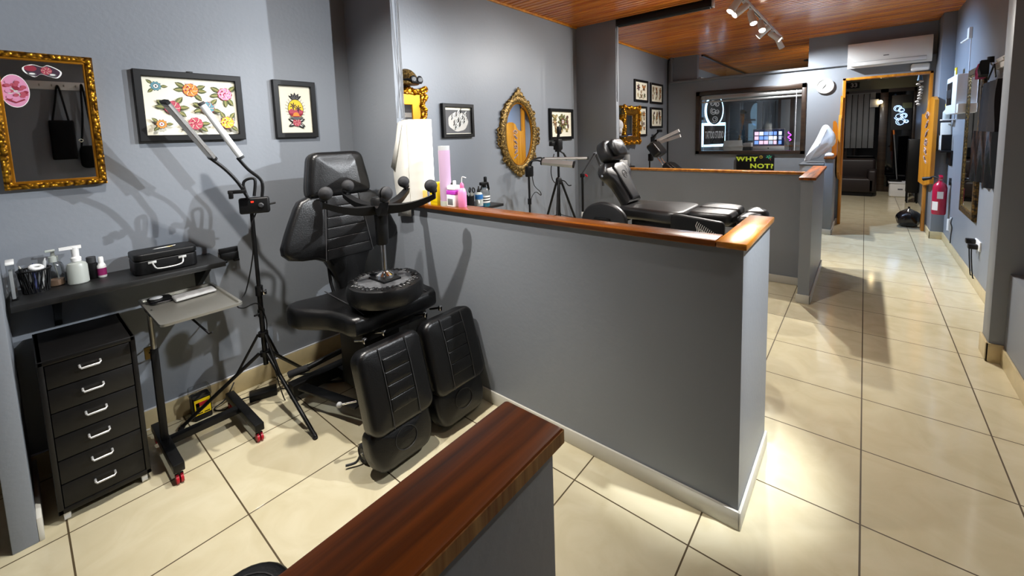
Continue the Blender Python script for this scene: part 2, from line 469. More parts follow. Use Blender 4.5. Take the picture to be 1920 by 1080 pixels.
# left piers, each a shallow blade standing out of the wall
struct(MB('wall').box((XL, -0.31, 0), (-2.47, -0.246, H), 0.003).build('wall_pier'))
struct(MB('wall').box((XL, 2.985, 0), (-2.475, 3.065, H), 0.003).build('wall_pier'))
mb = MB('wall').box((XL, -2.15, 0), (-2.54, -2.079, H), 0.003); struct(mb.build('wall_pier'))

def skirting(name, segs, mat, h=0.08, t=0.011, bev=0.003):
    mb = MB(mat)
    for lo, hi in segs: mb.box(lo, hi, bev)
    if name == 'baseboard_left':
        mb.m('whitew')
        for lo, hi in segs: mb.box((lo[0], lo[1], hi[2]), (hi[0] - .002, hi[1], hi[2] + .007), .001)
    return struct(mb.build(name))

def partition(y, x0, x1, ret, capm, caprm, th=0.085, top=1.125):
    """half-height booth wall along x with a return along y at its corridor end; ret = (y0, y1)"""
    xa = x1 - 0.085
    pts = [(x0, y)] + ([(xa, y), (xa, ret[0])] if ret[0] < y - 0.01 else []) + [(x1, min(ret[0], y)), (x1, ret[1]), (xa, ret[1]), (xa, y + th), (x0, y + th)]
    mb = MB('wall').prism([(a, b, 0) for a, b in pts], (0, 0, top))
    w = struct(mb.build('wall_partition'))
    return w

# partition between the first and second booths
p1 = partition(-0.31, -2.47, -0.37, (-0.31, 0.255), None, None)
mb = MB('capwood').box((-2.475, -0.332, 1.125), (-0.462, -0.212, 1.150), 0.004); mb.build('wood_cap', p1)
mb = MB('capamber').box((-0.460, -0.332, 1.125), (-0.355, 0.270, 1.150), 0.004); mb.build('wood_cap', p1)
mb = MB('skirtw').box((-2.47, -0.322, 0), (-0.36, -0.31, 0.078), 0.004).box((-0.37, -0.322, 0), (-0.358, 0.262, 0.078), 0.004); mb.build('skirting', p1)
# partition between the second and third booths
p2 = partition(2.885, -2.475, -0.37, (2.405, 3.70), None, None, top=1.105)
mb = MB('capamber').box((-2.48, 2.865, 1.105), (-0.47, 2.985, 1.130), 0.004); mb.build('wood_cap', p2)
mb = MB('capwoody').box((-0.470, 2.380, 1.105), (-0.348, 3.715, 1.130), 0.004); mb.build('wood_cap', p2)
mb = MB('skirtw').box((-2.47, 2.874, 0), (-0.455, 2.885, 0.078), 0.004).box((-0.467, 2.394, 0), (-0.358, 2.405, 0.078), 0.004).box((-0.37, 2.394, 0), (-0.358, 3.71, 0.078), 0.004); mb.build('skirting', p2)
# stub of the partition before the far wall
mb = MB('wall').box((-0.470, 5.47, 0), (-0.37, 6.40, 1.095), 0.003); p3 = struct(mb.build('wall_partition'))
MB('capwoody').box((-0.482, 5.455, 1.095), (-0.358, 6.40, 1.118), 0.004).build('wood_cap', p3)
MB('skirtw').box((-0.475, 5.459, 0), (-0.358, 5.47, 0.078), 0.003).box((-0.37, 5.459, 0), (-0.358, 6.40, 0.078), 0.003).build('skirting', p3)
# near partition under the camera
p0 = struct(MB('wall').box((-0.478, -2.60, 0), (-0.385, -1.53, 1.105), 0.003).build('wall_partition'))
MB('capwoody').box((-0.488, -2.62, 1.105), (-0.375, -1.517, 1.132), 0.006).build('wood_cap', p0)
MB('rawwood').box((-0.3755, -2.62, 1.107), (-0.3735, -1.517, 1.127)).box((-0.486, -1.5175, 1.107), (-0.3745, -1.5155, 1.127)).build('sawn_edge', p0)
# skirtings
skirting('baseboard_left', [((XL, -3.6, 0), (XL + 0.012, -0.31, 0.118)), ((XL, -0.246, 0), (XL + 0.012, 2.985, 0.118)), ((XL, 3.065, 0), (XL + 0.012, YF, 0.118))], 'skirt', 0.118)
skirting('baseboard_near', [((XL, -2.079, 0), (-2.54, -2.063, 0.10))], 'skirtw')
skirting('baseboard_right', [((XR - 0.012, 2.15, 0), (XR, 5.9, 0.10)), ((0.673, 5.888, 0), (XR, 5.90, 0.10)), ((0.673, 5.888, 0), (0.685, 6.40, 0.10)),
         ((0.615, 1.958, 0), (0.694, 1.97, 0.125)), ((0.615, 1.958, 0), (0.627, 2.162, 0.125)), ((0.682, -3.6, 0), (0.694, 1.958, 0.115))], 'skirt')

# far wall with the serving window and the doorway
WX0, WX1, WZ0, WZ1 = -2.45, -0.845, 1.165, 2.215
DX0, DX1, DZ = -0.30, 0.635, 2.255
mb = MB('wall')
YB = YF + 0.12
mb.box((XL, YF, 0), (WX0, YB, 2.50)).box((WX0, YF, 0), (WX1, YB, WZ0)).box((WX0, YF, WZ1), (WX1, YB, 2.50)).box((WX1, YF, 0), (DX0, YB, 2.50)).box((DX0, YF, DZ), (DX1, YB, 2.50)).box((DX1, YF, 0), (XR, YB, 2.50))
mb.box((-0.785, YF, 2.50), (XR, YB, H)).box((XL, YF, 2.50), (-2.50, YB, H))
struct(mb.build('wall_far'))
skirting('baseboard_far', [((-0.36, YF - 0.011, 0), (DX0 - 0.03, YF, 0.09)), ((DX1 + 0.03, YF - 0.011, 0), (0.685, YF, 0.09))], 'skirtw')
# boxed pipe along the head of the far wall
mb = MB('wall').box((-2.98, YF - 0.055, 2.475), (XR - 0.13, YF, 2.515), 0.008)
mb.box((-2.985, YF - 0.05, 2.475), (-2.94, YF, H), 0.008)
struct(mb.build('trim_1'))
mb = MB('whitew').box((-2.50, YB, 2.50), (-2.46, 8.2, 2.56)); struct(mb.build('trim_2'))
mb = MB('darkwood').box((-2.46, YB, H - 0.03), (-2.42, 11.0, H)); struct(mb.build('trim_3'))
# timber bead along the ceiling on the left wall
mb = MB('doorwood').box((XL, -0.246, H - 0.018), (XL + 0.02, 2.985, H)).box((XL, 3.065, H - 0.018), (XL + 0.02, YF, H)); struct(mb.build('trim_4'))

# window frame and glass
w1 = struct(MB('darkwood').box((-2.505, YF - 0.03, 1.115), (WX0 + 0.012, YB, 2.272), 0.004).box((WX1 - 0.012, YF - 0.03, 1.115), (-0.795, YB, 2.272), 0.004)
    .box((-2.505, YF - 0.03, 1.115), (-0.795, YB, WZ0 + 0.006), 0.004).box((-2.505, YF - 0.03, WZ1 - 0.02), (-0.795, YB, 2.272), 0.004).build('window_1'))
MB('pane').box((WX0 + 0.01, YF + 0.05, WZ0), (WX1 - 0.01, YF + 0.056, WZ1 - 0.02)).build('window_glass', w1)
MB('alu').box((WX0 + 0.012, YF + 0.005, WZ1 - 0.10), (WX1 - 0.012, YF + 0.04, WZ1 - 0.05), 0.003).box((WX0 + 0.012, YF + 0.005, WZ1 - 0.155), (WX1 - 0.012, YF + 0.03, WZ1 - 0.125), 0.003).box((WX0 + 0.012, YF + 0.01, WZ1 - 0.05), (WX1 - 0.012, YF + 0.035, WZ1 - 0.022), 0.003).build('blind_rail', w1)
for xx in (-2.36, -0.93): MB('whitew').tube([(xx, YF + 0.0, WZ1 - 0.03), (xx - 0.005, YF - 0.01, WZ0 - 0.03)], 0.004, 6).build('blind_cord', w1)
# door lining
d1 = struct(MB('doorwood').box((DX0 - 0.035, YF - 0.02, 0), (DX0 + 0.004, YB, DZ + 0.03), 0.003).box((DX1 - 0.004, YF - 0.02, 0), (DX1 + 0.03, YB, DZ + 0.03), 0.003).box((DX0 - 0.035, YF - 0.02, DZ - 0.004), (DX1 + 0.03, YB, DZ + 0.03), 0.003).build('door_1'))

# front shop beyond: street glazing
YS = 10.95
mb = MB('darkwood')
for x0, x1 in ((XL, -2.95), (-2.25, -2.15), (-1.25, -1.15), (-0.42, -0.36), (0.20, 0.34), (0.76, XR)): mb.box((x0, YS, 0), (x1, YS + 0.06, 2.40), 0.004)
mb.box((XL, YS, 2.28), (XR, YS + 0.06, 2.40)).box((XL, YS, 0), (0.2, YS + 0.06, 0.45)).box((0.34, YS, 0), (0.80, YS + 0.06, 0.12))
sf = struct(mb.build('window_2'))
MB(P('night_glass', '#050507', 0.04, spec=0.6)).box((XL, YS + 0.02, 0.1), (XR, YS + 0.03, 2.3)).build('window_glass', sf)
hd = MB(P('header_paint', '#7c8070', 0.6)).box((XL, YS - 0.02, 2.36), (XR, YS + 0.06, H)).m('lgrey')
hd.text('AY', 0.36, axes((0.30, YS - 0.021, 2.70), (1, 0, 0), (0, 0, 1), (0, -1, 0)), 1.5, 0.0, 0.004)
struct(hd.build('wall_front'))
struct(MB('wall').box((XL, 11.15, 0), (1.3, 11.5, 3.2)).build('wall_street'))

# ---------------------------------------------------------------- ceiling rails and spotlights
RAILS = {}
def rail(key, r, label):
    mb = MB('white').box((r['x'] - 0.018, r['y0'], H - 0.035), (r['x'] + 0.018, r['y1'], H), 0.003).m('dgrey').box((r['x'] - 0.006, r['y0'] + 0.02, H - 0.0365), (r['x'] + 0.006, r['y1'] - 0.02, H - 0.034))
    o = mb.build('ceiling_track', org=(r['x'], (r['y0'] + r['y1']) / 2, H - 0.035)); tag(o, label, 'light track')
    RAILS[key] = r['x']
rail('mid', RAIL_MID, 'white lighting track on the orange slat ceiling, in view')
rail('near', RAIL_NEAR, 'white lighting track above the second booth, out of view overhead')
rail('booth', RAIL_BOOTH, 'white lighting track above the first booth chair, out of view overhead')
rail('hall', RAIL_HALL, 'white lighting track above the corridor, out of view overhead')
rail('shop', RAIL_SHOP, 'white lighting track on the front shop ceiling beyond the doorway')
SPOT_LABELS = [
    'white track spotlight nearest the camera, at the photo edge',
    'white track spotlight with the glaring yellow-white lens',
    'white track spotlight third along, hanging straight down',
    'white track spotlight fourth along, aimed back down at the floor',
    'white track spotlight fifth along, tilted at the picture wall',
    'white track spotlight next to last, aimed at the right wall',
    'white track spotlight at the far end, aimed at the clock wall',
    'white spotlight at the middle of the overhead track, aimed at the second booth wall',
    'white spotlight at the back of the overhead track above the second booth',
    'white spotlight on the overhead track, aimed at the second booth chair',
    'white spotlight above the first booth chair',
    'white spotlight over the first booth, aimed at the partition and pier',
    'white spotlight above the corridor, aimed across at the first booth wall',
    'white spotlight added above the corridor as soft fill, nearest the camera',
    'white spotlight above the corridor, aimed from afar at the first booth wall',
    'white spotlight above the corridor, aimed down the near partition end face',
    'white spotlight in the front shop, just inside the doorway',
    'white spotlight added in the front shop to brighten the sign letters, aimed left']
for i, (key, y, tgt, watts, cone, colr, _) in enumerate(SPOTS):
    x = RAILS[key]; piv = Vector((x, y, H - 0.10)); d = (Vector(tgt) - piv).normalized()
    t = thing('track_spotlight', SPOT_LABELS[i], 'spotlight', (x, y, H - 0.035), 'ceiling spotlights')
    MB('white').box((x - 0.014, y - 0.045, H - 0.055), (x + 0.014, y + 0.045, H - 0.035), 0.003).cyl((x, y, H - 0.055), piv + Vector((0, 0, 0.01)), 0.008, n=10).build('bracket', t)
    a = piv - d * 0.05; b = piv + d * 0.13
    xx, yy, dd = MB.frame(d)
    prof = [(0.0, 0.0), (0.026, 0.002), (0.034, 0.012), (0.036, 0.06), (0.040, 0.17), (0.040, 0.18), (0.035, 0.18), (0.033, 0.165)]
    MB('white').lathe(prof, a, d, 20, closed=False).build('lamp_head', t)
    MB('lens_on').cyl(a + d * 0.160, a + d * 0.166, 0.033, n=18).build('lens', t)
    ld = bpy.data.lights.new('spot_light', 'SPOT'); ld.energy = watts; ld.color = colr; ld.spot_size = math.radians(cone); ld.spot_blend = 0.85; ld.shadow_soft_size = 0.022
    lo = bpy.data.objects.new('spot_light', ld); COL.objects.link(lo); lo.parent = t
    lo.matrix_world = Matrix.Translation(a + d * 0.19) @ (-d).to_track_quat('Z', 'Y').to_matrix().to_4x4()
    lo.matrix_parent_inverse = Matrix.Identity(4)
    lo.matrix_local = Matrix.Translation(a + d * 0.19 - Vector((x, y, H - 0.035))) @ (-d).to_track_quat('Z', 'Y').to_matrix().to_4x4()
# ---------------------------------------------------------------- pictures and mirrors
PLANE = {'left': lambda d: axes((XL + d, 0, 0), (0, 1, 0), (0, 0, 1), (1, 0, 0)),
         'far': lambda d: axes((0, YF - d, 0), (1, 0, 0), (0, 0, 1), (0, -1, 0))}

def frame_bars(mb, mx, u0, v0, u1, v1, fw, d, bev=0.003):
    """mitred picture-frame moulding, drawn as four prisms"""
    o = [(u0, v0), (u1, v0), (u1, v1), (u0, v1)]; i = [(u0 + fw, v0 + fw), (u1 - fw, v0 + fw), (u1 - fw, v1 - fw), (u0 + fw, v1 - fw)]
    for k in range(4):
        j = (k + 1) % 4; q = [o[k], o[j], i[j], i[k]]
        lo = [mx(a, b, 0) for a, b in q]; e = bev
        hi = []
        cx, cy = (u0 + u1) / 2, (v0 + v1) / 2
        oo = [(a + (e if a < cx else -e), b + (e if b < cy else -e)) for a, b in (o[k], o[j])]
        ii = [(a + (-e if a < cx else e), b + (-e if b < cy else e)) for a, b in (i[j], i[k])]
        md = [mx(a, b, d - e) for a, b in q]; hi = [mx(a, b, d) for a, b in oo + ii]
        vs = lo + md + hi
        mb.add(vs, [(0, 1, 2, 3), (0, 1, 5, 4), (2, 3, 7, 6), (4, 5, 9, 8), (6, 7, 11, 10), (8, 9, 10, 11), (0, 4, 7, 3), (1, 2, 6, 5), (5, 6, 10, 9), (4, 8, 11, 7)])
    return mb

class Art:
    """flat print: shapes in the (u, v) of its sheet, each layer a hair in front of the last"""
    def __init__(s, mx, u0, v0, u1, v1, paper, depth):
        s.mx = mx; s.d = depth; s.k = 0; s.mb = MB(paper)
        s.mb.box_uv = None
        a = [mx(u0, v0, depth), mx(u1, v0, depth), mx(u1, v1, depth), mx(u0, v1, depth)]
        s.mb.prism([mx(u0, v0, depth - 0.002), mx(u1, v0, depth - 0.002), mx(u1, v1, depth - 0.002), mx(u0, v1, depth - 0.002)], mx(0, 0, depth) - mx(0, 0, depth - 0.002))
    def poly(s, mat, pts):
        s.k += 1; s.mb.m(mat); s.mb.poly([s.mx(p[0], p[1], s.d + 0.00012 * s.k) for p in pts]); return s
    def ell(s, mat, u, v, a, b=None, rot=0.0, n=20, wob=0.0, lobes=0):
        b = b or a; pts = []
        for i in range(n):
            t = 2 * PI * i / n; k = 1 + wob * math.cos(lobes * t)
            x, y = a * k * math.cos(t), b * k * math.sin(t)
            pts.append((u + x * math.cos(rot) - y * math.sin(rot), v + x * math.sin(rot) + y * math.cos(rot)))
        return s.poly(mat, pts)
    def leaf(s, mat, u, v, ang, L, w):
        c, n = math.cos(ang), math.sin(ang); pts = []
        for t, h in ((0, 0), (0.25, 0.75), (0.5, 1), (0.75, 0.7), (1, 0), (0.75, -0.7), (0.5, -1), (0.25, -0.75)):
            x, y = t * L, h * w / 2; pts.append((u + x * c - y * n, v + x * n + y * c))
        return s.poly(mat, pts)
    def line(s, mat, pts, w):
        pts = [Vector((p[0], p[1])) for p in pts]; L = []; R = []
        for i in range(len(pts)):
            d = (pts[min(i + 1, len(pts) - 1)] - pts[max(i - 1, 0)]); d = d.normalized() if d.length > 0 else Vector((1, 0))
            q = Vector((-d.y, d.x)) * w / 2; L.append(pts[i] + q); R.append(pts[i] - q)
        s.k += 1; s.mb.m(mat)
        for i in range(len(pts) - 1):
            s.mb.poly([s.mx(p.x, p.y, s.d + 0.00012 * s.k) for p in (L[i], L[i + 1], R[i + 1], R[i])])
        return s
    def build(s, parent, name='print'): return s.mb.build(name, parent)

INK = {k: P('ink_' + k, v, 0.75) for k, v in dict(green='#6d7440', darkgreen='#3c4428', orange='#d9893a', rose='#b04a5c', pink='#d78fb0', teal='#5d8f9c',
       yellow='#e2c53a', crimson='#8e2136', black='#161616', cream='#f0e6c8', purple='#3a1f33', sand='#c8ad7e', olive='#7d7442', brown='#6a4a2c', white='#f2f2ee', greyink='#5c5c5e', pale='#c9c6c0').items()}

def flower(a, u, v, r, col, lv, style=0):
    for ang in lv:
        t = math.radians(ang); L = r * 1.5
        a.leaf(INK['darkgreen'], u + math.cos(t) * r * 0.7, v + math.sin(t) * r * 0.7, t, L, r * 0.75)
        a.leaf(INK['green'], u + math.cos(t) * r * 0.75, v + math.sin(t) * r * 0.75, t + 0.05, L * 0.88, r * 0.5)
        a.line(INK['sand'], [(u + math.cos(t) * r * 0.9, v + math.sin(t) * r * 0.9), (u + math.cos(t) * r * 2.0, v + math.sin(t) * r * 2.0)], r * 0.05)
    if style == 0:
        for k in range(7):
            t = 2 * PI * k / 7 + 0.3; a.line(INK['greyink'], [(u + math.cos(t) * r, v + math.sin(t) * r), (u + math.cos(t) * r * 1.3, v + math.sin(t) * r * 1.3)], r * 0.035)
        a.ell(INK['crimson'], u, v, r * 1.03, None, 0, 30, 0.05, 9); a.ell(INK[col], u, v, r * 0.96, None, 0.2, 30, 0.06, 9)
        for q, (ra, c2) in enumerate(((0.72, 'crimson'), (0.66, col), (0.42, 'crimson'), (0.36, col))): a.ell(INK[c2], u + r * 0.07 * q, v - r * 0.05 * q, r * ra, r * ra * 0.9, 0.5 * q, 24, 0.09, 6)
        for k in range(6):
            t = 2 * PI * k / 6 + 0.5; pts = [(u + r * f * math.cos(t + 0.55 * f), v + r * f * math.sin(t + 0.55 * f)) for f in (0.3, 0.5, 0.7, 0.92)]
            a.line(INK['cream'], pts, r * 0.06)
        a.line(INK['crimson'], [(u - r * .2, v), (u, v + r * .15), (u + r * .2, v)], r * 0.07)
    else:
        a.ell(INK['black'], u, v, r * 1.0, None, 0, 40, 0.12, 10); a.ell(INK[col], u, v, r * 0.92, None, 0, 40, 0.12, 10)
        a.ell(INK['greyink'], u, v, r * 0.55); a.ell(INK['white'], u, v, r * 0.42); a.ell(INK['crimson' if col != 'teal' else 'black'], u, v, r * 0.2)

def picture(label, plane, u0, v0, u1, v1, fw, d, group, framemat='black'):
    mx = PLANE[plane](0.0)
    t = thing('framed_picture', label, 'picture', mx((u0 + u1) / 2, v0, 0), group)
    frame_bars(MB(framemat), mx, u0, v0, u1, v1, fw, d).build('frame', t)
    return t, Art(mx, u0 + fw * 0.9, v0 + fw * 0.9, u1 - fw * 0.9, v1 - fw * 0.9, M['paper'], d * 0.45)

# --- flower flash sheet
t, a = picture('wide black framed sheet of colourful flower drawings', 'left', -1.550, 1.603, -1.045, 1.989, 0.034, 0.035, 'framed pictures in the first booth')
fu = lambda f: -1.518 + f * 0.440
fv = lambda f: 1.636 + f * 0.32
for f, g, r, c, lv, st in ((.14, .84, .024, 'teal', (140, 0, 225), 1), (.49, .80, .036, 'orange', (150, 20, 180, -5, -50), 0), (.87, .75, .036, 'pink', (150, 40, 190, -60, -90), 0),
        (.28, .48, .036, 'rose', (150, 50, 175, 0, -40), 0), (.65, .49, .034, 'teal', (160, 45, 200, -20), 0), (.15, .19, .024, 'orange', (140, 0, 225), 1),
        (.50, .20, .034, 'rose', (0, -40, 190, 215), 0), (.86, .22, .034, 'yellow', (115, 55, 200, -45), 0)):
    flower(a, fu(f), fv(g), r, c, lv, st)
a.build(t)
MB('black').box((XL, -1.31, 1.985), (XL + 0.012, -1.28, 1.999), 0.002).build('hanging_hook', t)
# --- sunset pineapple
t, a = picture('small black framed drawing of a sunset with palms above a rose', 'left', -0.860, 1.606, -0.583, 1.988, 0.034, 0.03, 'framed pictures in the first booth')
cu, cv = -0.722, 1.80
for k in range(22):
    tt = 2 * PI * k / 22; a.line(INK['brown'], [(cu + .052 * math.cos(tt), cv + .066 * math.sin(tt)), (cu + .068 * math.cos(tt), cv + .08 * math.sin(tt) + .006)], 0.0022)
for ang in (60, 90, 120, 35, 145): a.leaf(INK['black'], cu, cv + .06, math.radians(ang), 0.052, 0.018); a.leaf(INK['greyink'], cu, cv + .062, math.radians(ang), 0.038, 0.008)
a.ell(INK['black'], cu, cv, .052, .066); a.ell(INK['yellow'], cu, cv, .049, .063)
a.poly(INK['crimson'], [(cu + .049 * math.cos(x), cv - .012 + .045 * math.sin(x)) for x in [PI + PI * i / 12 for i in range(13)]])
a.poly(INK['rose'], [(cu - .048, cv - .012), (cu - .03, cv + .002), (cu - .005, cv - .008), (cu + .02, cv + .002), (cu + .048, cv - .012), (cu + .04, cv - .03), (cu - .04, cv - .03)])
a.poly(INK['orange'], [(cu + .022 * math.cos(x), cv - .048 + .026 * math.sin(x)) for x in [PI * i / 12 for i in range(13)]])
for du, dv in ((-.016, .022), (.016, .006)):
    for k in range(6):
        tt = 2 * PI * k / 6 + .3; a.leaf(INK['purple'], cu + du, cv + dv, tt, .024, .007)
    a.line(INK['purple'], [(cu + du, cv + dv), (cu + du + .002, cv + dv - .03)], 0.004)
for ang in (155, 25, 205, -25, -40): a.leaf(INK['black'], cu, cv - .092, math.radians(ang), .062, .024); a.leaf(INK['pale'], cu, cv - .09, math.radians(ang), .05, .01)
flower(a, cu, cv - .09, .026, 'rose', (), 0)
a.poly(INK['greyink'], [(cu - .05, cv - .06), (cu, cv - .075), (cu + .05, cv - .06), (cu + .03, cv - .054), (cu - .03, cv - .054)])
a.build(t)
# --- lettering print, second booth
t, a = picture('square black framed print of white blackletter writing on grey', 'left', 0.577, 1.573, 0.980, 1.890, 0.033, 0.035, 'framed pictures in the second booth')
a.poly(INK['greyink'], [(0.612, 1.612), (0.946, 1.612), (0.946, 1.832), (0.612, 1.832)])
a.ell(INK['pale'], 0.78, 1.722, .128, .092, 0, 30, .03, 7)
rs = random.Random(3)
for row, (uu, vv, n) in enumerate(((0.700, 1.765, 7), (0.725, 1.715, 9), (0.740, 1.675, 8))):
    for k in range(n):
        bu, bv = uu + k * 0.019, vv + k * 0.010 - rs.random() * .006
        a.line(INK['white'] if k % 3 else INK['black'], [(bu - .008, bv - .026), (bu + .002, bv - .006), (bu - .004, bv + .01), (bu + .010, bv + .028)], 0.0075)
        a.line(INK['black'], [(bu + .001, bv - .022), (bu + .010, bv + .0), (bu + .006, bv + .014)], 0.004)
for q in range(5):
    cu, cv = 0.68 + rs.random() * .2, 1.66 + rs.random() * .12
    a.line(INK['white'], [(cu + .03 * math.cos(x * .5) * (1 - x / 16), cv + .024 * math.sin(x * .5) * (1 - x / 16)) for x in range(14)], 0.003)
a.build(t)
# --- specimen sheets (brown botanical and moth drawings)
def specimen(a, u0, v0, u1, v1, seed, n, kind):
    rs = random.Random(seed); w, h = u1 - u0, v1 - v0
    for k in range(n):
        if kind == 'pairs':
            fu, fv = ((.25, .68), (.75, .68), (.5, .45), (.2, .25), (.5, .2), (.8, .25), (.35, .1), (.65, .1))[k % 8]; sz = (.2, .2, .1, .13, .13, .13, .06, .06)[k % 8]
        else: fu, fv, sz = (.18 + .32 * (k % 3) + rs.uniform(-.06, .06), .12 + .76 * ((k // 3) + .5) / math.ceil(n / 3), rs.uniform(.09, .15))
        cu, cv, r = u0 + fu * w, v0 + fv * h, sz * min(w, h)
        c1, c2 = rs.choice((('brown', 'sand'), ('olive', 'sand'), ('darkgreen', 'olive'), ('brown', 'orange'), ('purple', 'brown'), ('brown', 'olive')))
        st = rs.choice((0, 1, 2))
        if kind == 'moth': st = 1
        if st == 0:
            for j in range(7):
                tt = 2 * PI * j / 7 + k; a.leaf(INK[c1], cu, cv, tt, r * 1.3, r * .5)
            a.ell(INK[c2], cu, cv, r * .4)
        elif st == 1:
            for sg in (-1, 1):
                a.leaf(INK[c1], cu, cv, PI / 2 - sg * 1.0, r * 1.7, r * .9); a.leaf(INK[c2], cu, cv, PI / 2 - sg * 1.0, r * 1.3, r * .4)
                a.leaf(INK[c1], cu, cv, -PI / 2 + sg * .8, r * 1.2, r * .7)
            a.line(INK['black'], [(cu, cv - r * .7), (cu, cv + r * .7)], r * .16)
        else:
            a.ell(INK[c1], cu, cv, r * .6, r * 1.1, rs.uniform(-.6, .6), 22, .12, 8); a.ell(INK[c2], cu, cv, r * .3, r * .8, .2, 18, .15, 6)
            for j in range(4): a.line(INK['brown'], [(cu, cv), (cu + r * 1.2 * math.cos(j * 1.7 + k), cv + r * 1.2 * math.sin(j * 1.7 + k))], r * .07)

t, a = picture('black framed sheet of brown plant studies behind the tripod', 'left', 2.305, 1.505, 2.840, 1.893, 0.036, 0.035, 'framed pictures in the second booth')
specimen(a, 2.36, 1.56, 2.79, 1.84, 5, 12, 'mix'); flower(a, 2.59, 1.73, .05, 'brown', (20, 60, 100, 140, 180, 220, 260, 300, 340), 1); a.build(t)
t, a = picture('black framed moth sheet, upper left of the rear four, above the gilt mirror', 'left', 4.815, 2.082, 5.385, 2.452, 0.036, 0.03, 'framed pictures in the third booth')
specimen(a, 4.87, 2.12, 5.33, 2.42, 6, 8, 'pairs'); a.build(t)
t, a = picture('black framed crowded plant sheet, upper right of the rear four', 'left', 5.505, 2.075, 6.095, 2.445, 0.036, 0.03, 'framed pictures in the third booth')
specimen(a, 5.56, 2.12, 6.04, 2.40, 7, 15, 'mix'); a.build(t)
t, a = picture('black framed flower sheet at lower right of the rear four', 'left', 5.505, 1.630, 6.085, 2.003, 0.036, 0.03, 'framed pictures in the third booth')
specimen(a, 5.56, 1.67, 6.03, 1.96, 9, 15, 'mix'); a.build(t)
t, a = picture('tall black framed plant drawing close beside the right edge of the gilt box mirror', 'left', 4.895, 1.490, 5.340, 2.008, 0.036, 0.025, 'framed pictures in the third booth')
specimen(a, 4.94, 1.53, 5.29, 1.97, 11, 12, 'mix'); a.build(t)
t, a = picture('black framed plant drawing left of the gilt box mirror, mostly behind the pier', 'left', 3.76, 1.490, 4.19, 2.012, 0.036, 0.025, 'framed pictures in the third booth')
specimen(a, 3.80, 1.53, 4.15, 1.97, 12, 9, 'mix'); a.build(t)

# --- large gilt wall mirror, first booth
mx = PLANE['left'](0.0)
t = thing('wall_mirror', 'gold framed wall mirror with two red stickers on its glass', 'mirror', mx(-1.86, 1.40, 0))
mb = MB('gold'); frame_bars(mb, mx, -2.035, 1.397, -1.697, 2.025, 0.026, 0.045, 0.008).m('goldp'); frame_bars(mb, mx, -2.012, 1.420, -1.720, 2.002, 0.013, 0.03, 0.003); mb.build('frame', t)
g = MB('mirror').prism([mx(u, v, 0.012) for u, v in ((-2.005, 1.427), (-1.727, 1.427), (-1.727, 1.995), (-2.005, 1.995))], (0.004, 0, 0)).build('mirror_glass', t)
# stickers lie on the glass: flat printed vinyl
def sticker(label, cu, cv, ru, rv, shape):
    a = Art.__new__(Art); a.mx = mx; a.d = 0.0168; a.k = 0; a.mb = MB()
    if shape == 0:
        rim = crom([(cu - ru, cv + .4 * rv, 0), (cu - .5 * ru, cv + rv, 0), (cu, cv + .7 * rv, 0), (cu + .35 * ru, cv + rv, 0), (cu + ru, cv + .1 * rv, 0), (cu + .75 * ru, cv - rv, 0), (cu + .25 * ru, cv - .75 * rv, 0), (cu - .1 * ru, cv - .5 * rv, 0), (cu - .45 * ru, cv - rv, 0), (cu - .9 * ru, cv - .4 * rv, 0)], 4, True)
        c = Vector((cu, cv, 0)); a.poly(INK['white'], rim); a.poly(INK['purple'], [c + (p - c) * .9 for p in rim])
        a.ell(INK['crimson'], cu - .6 * ru, cv + .35 * rv, ru * .32, rv * .45); flower(a, cu + .2 * ru, cv + .1 * rv, rv * .62, 'rose', (), 0)
        for q in (-.55, .5): a.ell(INK['greyink'], cu + q * ru, cv - .55 * rv, ru * .22, rv * .28); a.ell(INK['white'], cu + q * ru, cv - .5 * rv, ru * .15, rv * .12)
    else:
        a.ell(INK['white'], cu, cv, ru, rv, 0, 32); a.ell(INK['pink'], cu, cv, ru * .96, rv * .96, 0, 32)
        rs = random.Random(2)
        for k in range(26):
            tt = rs.random() * 6.3; f = rs.random() * .75; c = rs.choice(('rose', 'crimson', 'pale', 'pink', 'rose'))
            a.ell(INK[c], cu + ru * f * math.cos(tt), cv + rv * f * math.sin(tt), ru * .2, rv * .1, rs.uniform(-.6, .6), 12)
        a.line(INK['crimson'], [(cu - .6 * ru, cv - .5 * rv), (cu, cv - .7 * rv), (cu + .6 * ru, cv - .5 * rv)], rv * .08)
    tag(a.mb.build('sticker', org=mx(cu, cv, 0.0168)), label, 'sticker')
sticker('red rose sticker with a white outline near the mirror top', -1.868, 1.945, 0.062, 0.029, 0)
sticker('round pink and red sticker at the left edge of the mirror', -1.962, 1.848, 0.045, 0.075, 1)

# --- ornate gilt mirror partly behind the pier, second booth
t = thing('ornate_mirror', 'bright gold carved mirror behind the white paper roll', 'mirror', mx(0.12, 1.345, 0))
mb = MB('gold2'); frame_bars(mb, mx, -0.17, 1.36, 0.385, 2.0, 0.05, 0.035, 0.008).m('goldp'); frame_bars(mb, mx, -0.13, 1.40, 0.345, 1.96, 0.10, 0.022, 0.006); mb.m('gold2')
rs = random.Random(4)
for k in range(34):   # carved scrolls down both sides and along the top
    for side in (-1, 1):
        v = 1.36 + 0.64 * (k + .5) / 34; u = 0.1075 + side * (0.262 + 0.018 * math.sin(k * .9)); r = 0.013 + 0.009 * abs(math.sin(k * .7))
        mb.sph(mx(u + rs.uniform(-.01, .01), v, 0.036), r, 8, 6, (0.8, 1, 1.1))
for k in range(26):
    u = -0.15 + 0.52 * k / 25; mb.sph(mx(u, 1.985 + .02 * math.sin(k * .8), 0.036), 0.016 + .006 * math.sin(k * 1.3), 8, 6); mb.sph(mx(u, 1.372 - .008 * math.sin(k * .8), 0.036), 0.015, 8, 6)
